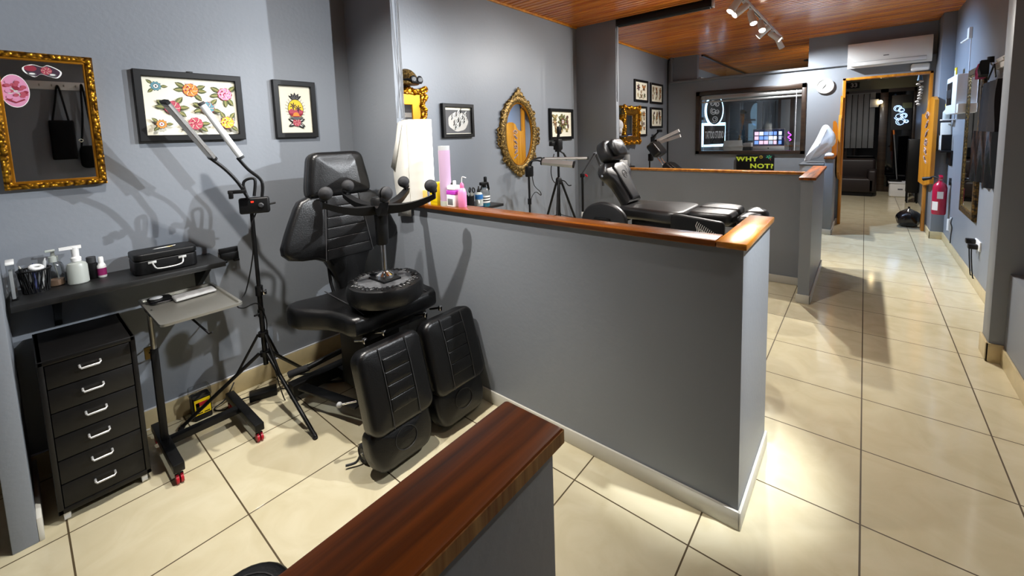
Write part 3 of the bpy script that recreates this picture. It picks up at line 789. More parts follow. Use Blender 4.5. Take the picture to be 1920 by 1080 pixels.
for uu, vv in ((-0.17, 2.0), (0.385, 2.0), (-0.17, 1.36), (0.385, 1.36)):
    mb.torus(mx(uu, vv, 0.036), 0.020, 0.010, (1, 0, 0), 14, 7); mb.sph(mx(uu, vv, 0.04), 0.012, 8, 6)
for vv in (1.52, 1.68): 
    for uu in (-0.17, 0.385): mb.torus(mx(uu, vv, 0.034), 0.016, 0.008, (1, 0, 0), 12, 6)
mb.build('frame', t)
MB('mirror').prism([mx(u, v, 0.010) for u, v in ((-0.05, 1.49), (0.268, 1.49), (0.268, 1.87), (-0.05, 1.87))], (0.004, 0, 0)).build('mirror_glass', t)
# white price card stuck on the glass
tag(MB('paperw').prism([mx(u, v, 0.0145) for u, v in ((0.20, 1.70), (0.25, 1.70), (0.25, 1.74), (0.20, 1.74))], (0.001, 0, 0)).build('card', org=mx(.225, 1.70, .0145)), 'little white card on the glass of the bright gold mirror', 'card')
# plaster half-dome ornament with dark goggles on top of that mirror
t = thing('wall_ornament', 'domed shell-like ornament topping the bright gold mirror', 'ornament', mx(0.17, 2.02, 0.05))
mb = MB('bronze').lathe([(0.105 * math.cos(a_), 0.13 * math.sin(a_)) for a_ in [PI / 2 * i / 8 for i in range(9)]], mx(0.17, 2.022, 0.06), (0, 0, 1), 20); mb.build('shell', t)
g = thing('goggles', 'black goggles propped on the domed ornament', 'goggles', mx(0.19, 2.022, 0.16))
mb = MB('black'); mb.torus(mx(0.165, 2.055, 0.170), 0.026, 0.008, (1, 0.2, 0.1), 16, 7); mb.torus(mx(0.232, 2.055, 0.165), 0.026, 0.008, (1, 0.2, 0.1), 16, 7)
mb.tube([mx(0.09, 2.05, 0.11), mx(0.13, 2.052, 0.165), mx(0.165, 2.030, 0.175), mx(0.232, 2.030, 0.17), mx(0.262, 2.05, 0.12)], 0.009, 7, smooth=4); mb.build('goggle_frame', g)
MB('dgrey').cyl(mx(0.165, 2.055, 0.166), mx(0.165, 2.055, 0.172), 0.024).cyl(mx(0.232, 2.055, 0.161), mx(0.232, 2.055, 0.167), 0.024).build('lens', g)

# --- oval mirror
t = thing('oval_mirror', 'oval old-gold mirror with a crest and scrollwork frame', 'mirror', mx(1.70, 1.10, 0))
mb = MB('bronze'); oc, ov = 1.700, 1.585
def oval(ru, rv, w, n=48, du=0.0): return [mx(oc + du + ru * math.cos(2 * PI * i / n), ov + rv * math.sin(2 * PI * i / n), w) for i in range(n)]
rings = [oval(.235, .345, .004), oval(.245, .355, .03), oval(.265, .375, .04), oval(.290, .40, .042), oval(.318, .425, .03), oval(.325, .432, 0.0)]
vs = sum(rings, []); n = 48
mb.add(vs, [(k * n + i, k * n + (i + 1) % n, (k + 1) * n + (i + 1) % n, (k + 1) * n + i) for k in range(5) for i in range(n)])
for k in range(44):
    a_ = 2 * PI * k / 44; mb.sph(mx(oc + .318 * math.cos(a_), ov + .428 * math.sin(a_), .022), 0.017 + 0.007 * math.sin(k * 2.1), 7, 5)
for side in (-1, 1):   # scrolls at the waist and shoulders
    for vv, q in ((0.0, .345), (0.05, .35), (-0.06, .35), (-.10, .34), (0.24, .27), (-.27, .27)):
        mb.torus(mx(oc + side * q, ov + vv, .024), .022, .010, (1, 0, 0), 12, 6)
for du, dv, r in ((0, .455, .045), (-.05, .435, .035), (.05, .435, .035), (-.095, .40, .028), (.095, .40, .028), (0, .50, .022)):
    mb.sph(mx(oc + du, ov + dv, .025), r, 10, 7, (.5, .8, 1.1))
for ang in (60, 90, 120): mb.tube([mx(oc, ov + .44, .03), mx(oc + .06 * math.cos(math.radians(ang)), ov + .44 + .08 * math.sin(math.radians(ang)), .03)], lambda f: .018 * (1 - f) + .003, 7)
for du, dv, r in ((0, -.455, .032), (-.05, -.44, .026), (.05, -.44, .026), (-.1, -.41, .024), (.1, -.41, .024)): mb.sph(mx(oc + du, ov + dv, .024), r, 9, 6, (.5, 1, 1))
mb.build('frame', t)
MB('goldp').tube(oval(.236, .346, .018), 0.007, 7, closed=True).build('inner_bead', t)
MB('mirror').prism(oval(.238, .348, .008), (0.004, 0, 0)).build('mirror_glass', t)

# --- deep gilt mirror, third booth
t = thing('gilt_box_mirror', 'gold carved mirror with a deep frame in the rear booth', 'mirror', mx(4.52, 1.35, 0))
mb = MB('gold'); frame_bars(mb, mx, 4.20, 1.36, 4.87, 1.99, 0.15, 0.10, 0.02); mb.m('gold2')
for k in range(20):
    for uu in (4.245, 4.825): mb.sph(mx(uu + .02 * math.sin(k), 1.38 + .60 * k / 19, .10), .024 + .008 * math.sin(k * 1.7), 7, 5)
    for vv in (1.40, 1.955): mb.sph(mx(4.24 + .59 * k / 19, vv + .012 * math.sin(k), .10), .024 + .008 * math.sin(k * 1.7), 7, 5)
mb.build('frame', t)
MB('mirror').prism([mx(u, v, .05) for u, v in ((4.34, 1.50), (4.74, 1.50), (4.74, 1.85), (4.34, 1.85))], (.004, 0, 0)).build('mirror_glass', t)

# ---------------------------------------------------------------- first booth: wall shelf and what stands on it
t = thing('wall_shelf', 'black wooden wall shelf carrying bottles and a case, first booth', 'shelf', (XL, -1.70, 0.90))
MB('blackwood').box((XL, -2.066, 0.90), (-2.75, -1.290, 0.928), 0.002).build('board', t)
for yy in (-1.93, -1.36):
    MB('black').box((XL, yy - 0.013, 0.72), (XL + 0.008, yy + 0.013, 0.90), 0.001).prism([(XL + .008, yy - .012, .74), (XL + .008, yy - .012, .90), (-2.80, yy - .012, .90), (-2.80, yy - .012, .888)], (0, .024, 0)).build('bracket', t)
ZS = 0.928
t = thing('acrylic_box', 'tall clear acrylic box at the near end of the shelf', 'box', (-2.88, -2.045, ZS))
MB('clear').box((-2.92, -2.064, ZS), (-2.84, -2.040, ZS + .16), .003).build('shell', t)
MB('lgrey').box((-2.905, -2.058, ZS + .006), (-2.855, -2.047, ZS + .13), .002).build('contents', t)
MB('white').box((-2.925, -2.065, ZS + .16), (-2.835, -2.039, ZS + .172), .003).build('lid', t)
# mesh basket with loose tools
t = thing('basket', 'round black mesh basket full of small tools on the shelf', 'basket', (-2.945, -1.985, ZS))
mb = MB('black'); bc = Vector((-2.945, -1.985, ZS))
for k in range(22):
    a_ = 2 * PI * k / 22; mb.tube([bc + Vector((.042 * math.cos(a_), .042 * math.sin(a_), 0.002)), bc + Vector((.052 * math.cos(a_ + .25), .052 * math.sin(a_ + .25), .105))], .0018, 5)
    mb.tube([bc + Vector((.042 * math.cos(a_), .042 * math.sin(a_), 0.002)), bc + Vector((.052 * math.cos(a_ - .25), .052 * math.sin(a_ - .25), .105))], .0018, 5)
mb.build('mesh_wall', t)
MB('black').torus(bc + Vector((0, 0, .105)), .053, .004, n=24, k=6).build('rim', t)
MB('black').cyl(bc, bc + Vector((0, 0, .004)), .043).build('base', t)
rs = random.Random(8)
for i, (nm, lab, mat, dx, dy) in enumerate((('marker_pen', 'grey marker pen standing in the mesh basket', 'lgrey', -.015, .02), ('marker_pen', 'silver tipped black pen leaning out of the mesh basket', 'black', .02, -.022), ('tape_roll', 'white roll lying on top in the mesh basket', 'white', 0, .008), ('tattoo_tube', 'violet capped tube in the mesh basket', 'navy', -.02, .0))):
    p = bc + Vector((dx, dy, .006))
    if nm == 'tape_roll': o = MB(mat).torus(bc + Vector((dx, dy, .112)), .018, .008, (.3, .2, 1), 16, 8).build(nm, org=bc + Vector((dx, dy, .10)))
    else: o = MB(mat).cyl(p, p + Vector((dx * .8, dy * .8, .125 - .006 * i)), .007, n=10).m('steel' if i == 1 else mat).cyl(p + Vector((dx * .8, dy * .8, .125 - .006 * i)), p + Vector((dx * .95, dy * .95, .138 - .006 * i)), .005, .002, n=10).build(nm, org=p)
    tag(o, lab, 'tool')
# squirt bottle with amber residue
t = thing('pump_bottle', 'clear plastic pump bottle with beige liquid at the bottom', 'bottle', (-2.995, -1.920, ZS))
c = (-2.995, -1.920, ZS)
MB('clear').lathe([(.028, 0), (.031, .004), (.031, .095), (.026, .108), (.014, .115), (.014, .12)], c).build('bottle', t)
MB('beige').lathe([(.027, .002), (.029, .004), (.029, .03)], c).build('liquid', t)
mb = MB('frost').lathe([(.017, .115), (.017, .14), (.009, .142), (.006, .165)], c, n=18); mb.cbox((c[0] + .006, c[1] - .008, ZS + .17), (.016, .034, .012), .004); mb.build('pump_head', t)
MB('frost').tube([(c[0], c[1], ZS + .115), (c[0] + .004, c[1] + .012, ZS + .02)], .0025, 6).build('dip_tube', t)
# milky wash bottle
t = thing('pump_bottle', 'milky white pump dispenser with a broad white spout', 'bottle', (-2.95, -1.848, ZS))
c = (-2.95, -1.848, ZS)
MB('frost').lathe([(.034, 0), (.038, .004), (.037, .085), (.032, .098), (.016, .106), (.016, .11)], c).build('bottle', t)
mb = MB('white').lathe([(.018, .108), (.019, .125), (.013, .132), (.014, .165), (.016, .178)], c, n=18)
mb.prism([(c[0] + a_, c[1] + b_, ZS + .170) for a_, b_ in ((-.012, .022), (.012, .022), (.013, -.01), (.006, -.052), (-.006, -.052), (-.013, -.01))], (0, 0, .013)); mb.build('pump_head', t)
# dark bottle and small white one
t = thing('bottle', 'black ridged-cap bottle beside the small white one on the shelf', 'bottle', (-2.99, -1.795, ZS)); c = (-2.99, -1.795, ZS)
MB('black').lathe([(.020, 0), (.022, .004), (.022, .075), (.012, .082)], c).build('bottle', t)
mb = MB('dgrey').lathe([(.018, .080), (.018, .108), (.016, .110)], c, n=20); mb.build('cap', t)
t = thing('bottle', 'small white bottle with a magenta label on the shelf', 'bottle', (-2.975, -1.762, ZS)); c = (-2.975, -1.762, ZS)
MB('white').lathe([(.015, 0), (.017, .004), (.017, .060), (.010, .072), (.009, .075)], c).build('bottle', t)
MB(P('magenta_label', '#8e2060', .5)).lathe([(.0174, .012), (.0174, .048)], c, closed=False).build('paper_label', t)
MB('white').lathe([(.010, .074), (.010, .098), (.008, .104)], c, n=16).build('cap', t)
# black vanity case
t = thing('vanity_case', 'black vanity case with a chrome handle on the shelf', 'case', (-2.90, -1.53, ZS))
body = rrect(-2.985, -1.660, -2.81, -1.400, .03)
MB('black').cushion(body, .070, axes((0, 0, ZS + .002), (1, 0, 0), (0, 1, 0), (0, 0, 1)), .006, 0.0, 3).build('body', t)
MB('black').cushion(rrect(-2.987, -1.662, -2.808, -1.398, .032), .034, axes((0, 0, ZS + .0735), (1, 0, 0), (0, 1, 0), (0, 0, 1)), .008, .003, 3).build('lid', t)
h = MB('bright'); zc = ZS + .052
h.tube([(-2.806, -1.592, zc + .008), (-2.788, -1.590, zc - .004), (-2.782, -1.578, zc - .022), (-2.782, -1.530, zc - .026), (-2.782, -1.482, zc - .022), (-2.788, -1.470, zc - .004), (-2.806, -1.468, zc + .008)], .0035, 8, smooth=4)
for yy in (-1.592, -1.468): h.cbox((-2.8075, yy, zc + .008), (.005, .034, .012), .002)
h.build('handle', t)
a = Art.__new__(Art); a.mx = axes((0, 0, ZS + .1110), (0, 1, 0), (-1, 0, 0), (0, 0, 1)); a.d = 0; a.k = 0; a.mb = MB()
a.poly(INK['white'], [(-1.575, 2.885), (-1.55, 2.90), (-1.50, 2.905), (-1.47, 2.915), (-1.475, 2.90), (-1.50, 2.895), (-1.50, 2.88), (-1.54, 2.885)])
a.poly(INK['yellow'], [(-1.52, 2.888), (-1.505, 2.902), (-1.485, 2.900), (-1.49, 2.886)])
tag(a.mb.build('sticker', org=(-2.89, -1.53, ZS + .111)), 'white and yellow sticker on the lid of the black case', 'sticker')
# black cable bracket on the wall
t = thing('wall_bracket', 'small black two-pronged bracket screwed to the wall past the shelf end', 'bracket', (XL, -1.19, .86))
MB('black').box((XL, -1.243, .905), (XL + .012, -1.142, .940), .002).box((XL, -1.238, .862), (XL + .03, -1.145, .912), .004).build('plate', t)
for yy in (-1.225, -1.160): MB('black').box((XL + .004, yy - .014, .852), (XL + .04, yy + .014, .866), .003).build('prong', t)

# ---------------------------------------------------------------- drawer cabinet
t = thing('drawer_cabinet', 'black metal cabinet of six drawers on white castors', 'cabinet', (-2.79, -1.868, 0))
X0, X1, Y0, Y1, Z0, Z1 = -3.005, -2.580, -2.020, -1.718, .040, .716
mb = MB('cabblack').box((X0, Y0, Z0), (X1, Y0 + .018, Z1), .003).box((X0, Y1 - .018, Z0), (X1, Y1, Z1), .003).box((X0, Y0, Z1 - .022), (X1, Y1, Z1), .004).box((X0, Y0, Z0), (X1, Y1, Z0 + .022), .003).box((X0, Y0, Z0), (X0 + .01, Y1, Z1))
mb.build('carcass', t)
dh = (Z1 - .022 - (Z0 + .022)) / 6
for k in range(6):
    za = Z0 + .022 + k * dh
    d = MB('cabblack').box((X0 + .04, Y0 + .020, za + .002), (X1 - .003, Y1 - .020, za + dh - .003), .002).build('drawer', t)
    zc = za + dh * .55
    MB('bright').tube([(X1 - .004, -1.902, zc + .008), (X1 + .017, -1.902, zc + .006), (X1 + .020, -1.898, zc), (X1 + .020, -1.842, zc), (X1 + .017, -1.838, zc + .006), (X1 - .004, -1.838, zc + .008)], .0042, 7).build('handle', d)
for xx in (X0 + .03, X1 - .025):
    for yy in (Y0 + .025, Y1 - .025):
        MB('white').box((xx - .012, yy - .011, .016), (xx + .012, yy + .011, .040), .003).cyl((xx, yy - .010, .014), (xx, yy + .010, .014), .014, n=14).build('castor', t)
MB('steel').cyl((X1 - .03, Y1, .235), (X1 - .03, Y1 + .016, .235), .004, n=8).build('screw', t)

# ---------------------------------------------------------------- wheeled instrument stand
t = thing('instrument_stand', 'wheeled black stand with a steel tray and red castors', 'stand', (-2.68, -1.47, 0))
for yy in (-1.640, -1.298): MB('black').box((-2.905, yy - .022, .062), (-2.435, yy + .022, .102), .003).build('base_bar', t)
MB('black').box((-2.725, -1.640, .066), (-2.685, -1.298, .100), .003).build('cross_bar', t)
for xx, yy in ((-2.455, -1.640), (-2.885, -1.640), (-2.455, -1.298), (-2.885, -1.298)):
    k = MB('black').cyl((xx, yy, .063), (xx, yy, .046), .009, n=10).box((xx - .006, yy - .016, .034), (xx + .006, yy + .016, .047), .002).build('castor', t)
    mb = MB('red').cyl((xx, yy - .014, .023), (xx, yy - .003, .023), .023, n=18).cyl((xx, yy + .003, .023), (xx, yy + .014, .023), .023, n=18); mb.build('wheel', k)
MB('black').box((-2.720, -1.655, .10), (-2.690, -1.625, .58), .004).build('sleeve', t)
MB('steel').cyl((-2.705, -1.640, .55), (-2.705, -1.640, .775), .0115, n=16).build('pole', t)
k = MB('black').cyl((-2.720, -1.640, .545), (-2.742, -1.640, .545), .006, n=10).cyl((-2.742, -1.640, .545), (-2.765, -1.652, .545), .003, n=8).build('clamp_screw', t)
MB(P('bare_wood', '#b89a50', .6)).box((-2.782, -1.668, .512), (-2.762, -1.640, .572), .003).build('grip', k)
# tray: shallow steel dish with rolled rim
TX0, TX1, TY0, TY1, TZ = -2.915, -2.405, -1.652, -1.325, .785
mb = MB('steel'); R0 = rrect(TX0, TY0, TX1, TY1, .02, 4); Ri = rrect(TX0 + .012, TY0 + .012, TX1 - .012, TY1 - .012, .014, 4); n = len(R0)
lv = [[(x, y, TZ - .012) for x, y in R0], [(x, y, TZ) for x, y in R0], [(x, y, TZ) for x, y in Ri], [(x, y, TZ - .010) for x, y in Ri]]
mb.add(sum(lv, []), [(q * n + i, q * n + (i + 1) % n, (q + 1) * n + (i + 1) % n, (q + 1) * n + i) for q in range(3) for i in range(n)] + [tuple(range(3 * n, 4 * n)), tuple(range(n))])
mb.build('tray', t)
MB('black').box((-2.80, -1.648, TZ - .030), (-2.66, -1.36, TZ - .012), .003).build('tray_support', t)
MB('black').tube([(-2.62, -1.46, TZ - .022), (-2.53, -1.52, TZ - .04), (-2.405, -1.478, TZ - .105), (-2.392, -1.468, TZ - .098)], .005, 7).build('lever', t)
tag(MB('poly').cushion(rrect(-2.890, -1.625, -2.76, -1.525, .03), .012, axes((0, 0, TZ - .0095), (1, 0, 0), (0, 1, 0), (0, 0, 1)), .005, .002, 3).build('pouch', org=(-2.83, -1.585, TZ - .01)), 'flat black pouch on the back corner of the steel tray', 'pouch')
tag(MB('white').lathe([(.026, 0), (.028, .003), (.024, .006)], (-2.835, -1.59, TZ + .006), n=20).build('lid', org=(-2.835, -1.59, TZ + .006)), 'pale oval lid lying on the black pouch', 'lid')
t2 = thing('film_roll', 'silvery pack of film lying across the steel tray', 'packet', (-2.76, -1.45, TZ - .01))
MB(P('grey_film', '#8c8c8c', .25, spec=.6, var=.2, vscale=30)).cushion([Vector(p[:2]) for p in taper([(-2.80, -1.535, 0), (-2.715, -1.535, 0), (-2.735, -1.352, 0), (-2.81, -1.352, 0)], .012)], .020, axes((0, 0, TZ - .009), (1, 0, 0), (0, 1, 0), (0, 0, 1)), .008, .002, 3).build('wrap', t2)
MB('lgrey').tube([(-2.708, -1.532, TZ + .002), (-2.728, -1.354, TZ + .002)], .005, 7).build('fold', t2)

# ---------------------------------------------------------------- twin-head lamp on a tripod, first booth
def led_head(mb_parent, a, b, face, w=.062, th=.020):
    """flat bar lamp from a to b, facing 'face'"""
    a, b = Vector(a), Vector(b); d = (b - a).normalized(); f = Vector(face); f = (f - d * f.dot(d)).normalized(); s = d.cross(f)
    L = (b - a).length; h = w / 2
    prof = [(-h, 0), (-h, -th * .45), (-h * .6, -th), (h * .6, -th), (h, -th * .45), (h, 0)]
    hd = MB('alu').prism([a + s * p + f * q for p, q in prof], d * L).build('lamp_bar', mb_parent)
    MB('lens_off').prism([a + d * .012 + s * p + f * .0015 for p in (-h * .86, h * .86)] + [a + d * (L - .012) + s * p + f * .0015 for p in (h * .86, -h * .86)], f * -.003).build('diffuser', hd)
    for q, e in ((a - d * .014, 1), (b, 1)): MB('black').prism([q + s * p * 1.03 + f * (r * 1.05 + .001) for p, r in prof], d * .015).build('end_cap', hd)
    return hd
t = thing('tripod_lamp', 'black tripod lamp with two silver bar heads, near the case', 'lamp', (-2.70, -1.155, 0))
px, py = -2.70, -1.155
MB('black').cyl((px, py, .28), (px, py, .74), .0135, n=14).build('lower_pole', t)
MB('black').cyl((px, py, .70), (px, py, 1.20), .0105, n=14).build('upper_pole', t)
k = MB('black').cyl((px, py, .70), (px, py, .755), .020, n=16).build('clamp_collar', t)
MB('chrome').cyl((px + .018, py + .006, .725), (px + .040, py + .014, .725), .006, n=10).box((px + .034, py + .004, .71), (px + .046, py + .024, .74), .003).build('clamp_knob', k)
k = MB('black').cyl((px, py, .575), (px, py, .615), .018, n=16).build('clamp_collar', t)
MB('black').cyl((px + .01, py - .016, .595), (px + .02, py - .042, .595), .006, n=10).build('clamp_knob', k)
MB('black').cyl((px, py, .455), (px, py, .480), .026, n=18).build('brace_collar', t)
MB('black').cyl((px, py, .335), (px, py, .362), .026, n=18).build('leg_collar', t)
for fx, fy in ((-2.225, -1.107), (-3.00, -.845), (-2.90, -1.545)):
    d = (Vector((fx, fy, 0)) - Vector((px, py, 0))).normalized(); a_ = Vector((px, py, .35)) + d * .03; b_ = Vector((fx, fy, .012))
    lg = MB('black').cyl(a_, b_, .0105, n=12).build('leg', t)
    MB('rubber').cyl(b_ + (a_ - b_).normalized() * .02, b_ - Vector((0, 0, .010)), .0125, n=12).build('rubber_foot', lg)
    MB('black').cyl(Vector((px, py, .467)) + d * .026, a_ + (b_ - a_) * .30, .007, n=8).build('brace', lg)
R_ = Matrix.Rotation(math.radians(-28), 3, 'Z')
k = MB('black').cbox((px + .03, py + .008, 1.228), (.032, .150, .092), .012, R_, 3).build('control_box', t)
fx_ = lambda u, v, w: Vector((px + .03, py + .008, 1.228)) + R_ @ Vector((.0165 + w, u, v))
MB(P('red_display', '#3a0505', .4, emit='#ff2010', es=3)).prism([fx_(u, v, 0) for u, v in ((-.014, .018), (-.001, .018), (-.001, .026), (-.014, .026))], R_ @ Vector((.0008, 0, 0))).build('display', k)
MB('dgrey').lathe([(.014, 0), (.014, .006), (.010, .010)], fx_(.034, .0, 0), R_ @ Vector((1, 0, 0)), 18).build('dial', k)
MB('black').cyl(fx_(.07, 0, -.02), fx_(.105, .005, -.02), .005, n=8).build('side_screw', k)
k = MB('black').cbox((px + .04, py - .075, 1.315), (.02, .085, .020), .004, R_).cbox((px + .04, py - .105, 1.30), (.022, .02, .04), .004, R_).cbox((px + .04, py - .045, 1.325), (.022, .02, .03), .004, R_).build('phone_clamp', t)
MB('black').tube([(px + .02, py - .02, 1.27), (px + .01, py - .03, 1.36), (px + .03, py + .02, 1.375), (px + .03, py + .01, 1.28)], .008, 8, smooth=6).build('bent_arm', t)
h1a, h1b = Vector((-2.66, -1.335, 1.505)), Vector((-2.58, -1.515, 1.770)); h2a, h2b = Vector((-2.70, -1.200, 1.500)), Vector((-2.70, -1.350, 1.775))
MB('black').tube([(px + .03, py - .02, 1.27), (px + .03, py - .06, 1.36), (px + .03, -1.27, 1.44), h1a], .009, 8, smooth=6).build('flexible_neck', t)
MB('black').tube([(px + .03, py + .05, 1.27), (px + .03, py + .055, 1.36), (px + .01, -1.155, 1.43), h2a], .009, 8, smooth=6).build('flexible_neck', t)
led_head(t, h1a, h1b, (.10, -.75, -.5)); led_head(t, h2a, h2b, (-.2, -.8, -.5), .05, .03)
MB('black').tube([(px + .005, py + .02, 1.18), (px + .014, py - .014, 1.10), (px - .004, py - .012, .95), (px - .02, py - .06, .74), (px, py - .115, .68), (px + .01, py - .09, .655), (px + .02, py - .02, .66), (px + .02, py + .016, .55), (px + .018, py + .016, .40), (-2.71, -1.07, .012), (-2.80, -1.00, .006), (-2.86, -1.035, .006)], .0035, 6, smooth=6).build('power_cord', t)
# power brick and the cables on the floor
t = thing('power_adapter', 'black power adapter on the tiles behind the wheeled stand', 'adapter', (-2.87, -1.13, 0))
MB('black').cbox((-2.87, -1.13, .021), (.075, .15, .040), .006, Matrix.Rotation(math.radians(-18), 3, 'Z')).build('case', t)
MB('black').tube([(-2.90, -1.20, .02), (-2.93, -1.28, .012), (-2.90, -1.33, .008), (-2.96, -1.37, .008), (-2.98, -1.30, .03), (-3.02, -1.24, .09)], .004, 6, smooth=5).build('lead', t)
tag(MB('black').tube([(-3.01, -.93, .008), (-2.90, -.86, .008), (-2.74, -.72, .01), (-2.60, -.60, .01), (-2.56, -.68, .01), (-2.70, -.84, .01), (-2.80, -.92, .01), (-2.85, -.86, .01), (-2.76, -.76, .012), (-2.55, -.62, .03)], .007, 7, smooth=6).build('power_cable', org=(-2.75, -.8, .0)), 'looped black cable on the tiles behind the first chair', 'cable')
# sharps tub
t = thing('sharps_bin', 'small tub with a yellow label and clear lid by the wall', 'bin', (-2.955, -1.43, 0))
MB('black').cushion(rrect(-2.995, -1.475, -2.915, -1.385, .012), .135, axes((0, 0, 0), (1, 0, 0), (0, 1, 0), (0, 0, 1)), .004, 0, 2).build('tub', t)
MB('clear').cushion(rrect(-3.00, -1.480, -2.910, -1.380, .014), .05, axes((0, 0, .130), (1, 0, 0), (0, 1, 0), (0, 0, 1)), .006, .004, 2).build('lid', t)
lb = MB('yellow').box((-2.9155, -1.468, .035), (-2.9135, -1.392, .125)).m('red'); lb.box((-2.9137, -1.460, .085), (-2.9130, -1.405, .108)); lb.m('black').box((-2.9137, -1.462, .070), (-2.9130, -1.445, .106)).box((-2.9137, -1.425, .040), (-2.9130, -1.398, .046)).box((-2.9137, -1.455, .040), (-2.9130, -1.432, .046)); lb.build('warning_label', t)
# ---------------------------------------------------------------- tattoo chair, first booth
def lean(o, up, side=(0, 1, 0)):
    """axes with u along 'side', v along 'up', w forward"""
    up = Vector(up).normalized(); side = Vector(side).normalized(); return axes(o, side, up, side.cross(up))
LB = M['leather']
t = thing('tattoo_chair', 'black leather tattoo chair with the upturned stool on its seat', 'chair', (-2.25, -0.72, 0))
# backrest: winged upper part on a narrow stem
B = lean((-2.57, -.685, .60), (-.13, 0, 1))
half = [(.075, 0), (.085, .08), (.115, .17), (.145, .235), (.20, .262), (.28, .272), (.345, .290), (.378, .325), (.380, .365), (.350, .440), (.315, .515), (.280, .585), (.255, .622), (.21, .642), (.12, .648)]
out = [(u, v) for u, v in half] + [(-u, v) for u, v in reversed(half)]
bk = MB(LB).cushion(dens(out, .03), .085, B, .028, .016, 6, 4).build('backrest', t)
# stitched centre panels, each a shallow pad
for k in range(6):
    v0 = .245 + k * .064; w0 = .105 + .028 * min(k, 4) * .55 - (.02 if k == 5 else 0)
    wa, wb = .150 - .008 * k, .150 - .008 * (k + 1)
    pad = taper([(-wa, v0, 0), (wa, v0, 0), (wb, v0 + .0635, 0), (-wb, v0 + .0635, 0)], .006, 3)
    MB(LB).cushion([(p.x, p.y) for p in dens(pad, .03)], .022, lambda u, v, w: B(u, v, .080 + w), .0035, .001, 4, 3).build('stitched_panel', bk)
for sg in (-1, 1): MB('seam').tube([B(sg * .158, .245, .100), B(sg * .112, .630, .097)], .003, 6).build('piping', bk)
# headrest
Hd = lean((-2.655, -.685, 1.215), (-.10, 0, 1))
ho = dens([(p.x, p.y) for p in taper([(-.200, .01, 0), (.200, .01, 0), (.205, .07, 0), (.165, .285, 0), (-.165, .285, 0), (-.205, .07, 0)], .05, 5)], .025)
hr = MB(LB).cushion(ho, .115, Hd, .032, .022, 6, 5).build('headrest', t)
MB('seam').tube([Hd(p[0], p[1], .060) for p in [(q[0] * 1.002, (q[1] - .147) * 1.002 + .147) for q in ho]], .0028, 6, closed=True).build('piping', hr)
MB('black').cyl((-2.66, -.685, 1.14), (-2.675, -.685, 1.25), .016, n=12).build('headrest_post', t)
MB('black').tube([(-2.60, -.80, 1.0), (-2.56, -.80, .70), (-2.52, -.79, .56)], .010, 8).build('back_support', t)
MB('black').tube([(-2.62, -.56, 1.0), (-2.58, -.57, .70), (-2.52, -.58, .56)], .010, 8).build('back_support', t)
MB('black').box((-2.62, -.76, .53), (-2.46, -.61, .62), .01).build('back_hinge', t)
# seat with two rear lobes
S = axes((0, -.70, 0), (1, 0, 0), (0, 1, 0), (0, 0, 1))
so = [(-1.985, 0), (-1.985, .20), (-1.995, .262), (-2.03, .285), (-2.12, .292), (-2.20, .315), (-2.27, .365), (-2.34, .410), (-2.41, .425), (-2.47, .405), (-2.505, .35), (-2.515, .24), (-2.515, .10)]
so = so + [(x, -v) for x, v in reversed(so[1:])]
def lobes(u, v): return .022 * max(0, min(1, (abs(v) - .22) / .2)) + .012 * max(0, min(1, (u + 2.25) / .2)) * 0
st = MB(LB).cushion(dens(so, .035), .105, lambda u, v, w: S(u, v, .560 + w), .034, .014, 6, 5, pillow=lobes).build('seat', t)
for sg in (-1, 1): MB('seam').tube([S(-2.50, sg * .17, .676), S(-2.30, sg * .19, .682), S(-2.12, sg * .20, .682), S(-2.01, sg * .205, .668)], .0028, 6, smooth=5).build('piping', st)
# pedestal and base
MB('black').box((-2.46, -.82, .10), (-2.18, -.58, .50), .012).build('column', t)
MB('black').box((-2.40, -.90, .495), (-2.05, -.50, .565), .006).build('seat_frame', t)
MB('black').box((-2.72, -.765, .035), (-1.86, -.635, .105), .006).build('base_beam', t)
MB('black').box((-2.71, -1.045, .035), (-2.63, -.37, .110), .006).build('base_foot', t)
MB('black').box((-1.90, -1.01, .045), (-1.84, -.39, .10), .006).build('base_foot', t)
MB('black').box((-2.58, -.99, .11), (-2.12, -.93, .125), .003, rot=Matrix.Rotation(math.radians(14), 3, 'Z')).build('pedal_bar', t)
for yy in (-1.035, -.365):
    w = MB('rubber').torus((-1.865, yy, .048), .036, .012, (0, 1, 0), 22, 8).m('dgrey').cyl((-1.865, yy - .008, .048), (-1.865, yy + .008, .048), .030, n=20).build('wheel', t)
    MB('steel').cyl((-1.865, yy - .014, .048), (-1.865, yy + .014, .048), .008, n=10).build('axle', w)
    MB('black').box((-1.895, yy - .02 if yy > -.7 else yy + .012, .04), (-1.845, yy - .012 if yy > -.7 else yy + .02, .09), .002).build('wheel_bracket', w)
MB('dgrey').tube([(-1.865, -1.055, .05), (-1.875, -1.075, .022), (-1.90, -1.115, .018)], .006, 7, smooth=4).build('brake_lever', t)
MB('black').cyl((-2.68, -.95, .16), (-2.60, -.74, .22), .017, n=12).m('rubber').cyl((-2.74, -1.02, .135), (-2.67, -.93, .165), .022, n=12).build('tilt_lever', t)
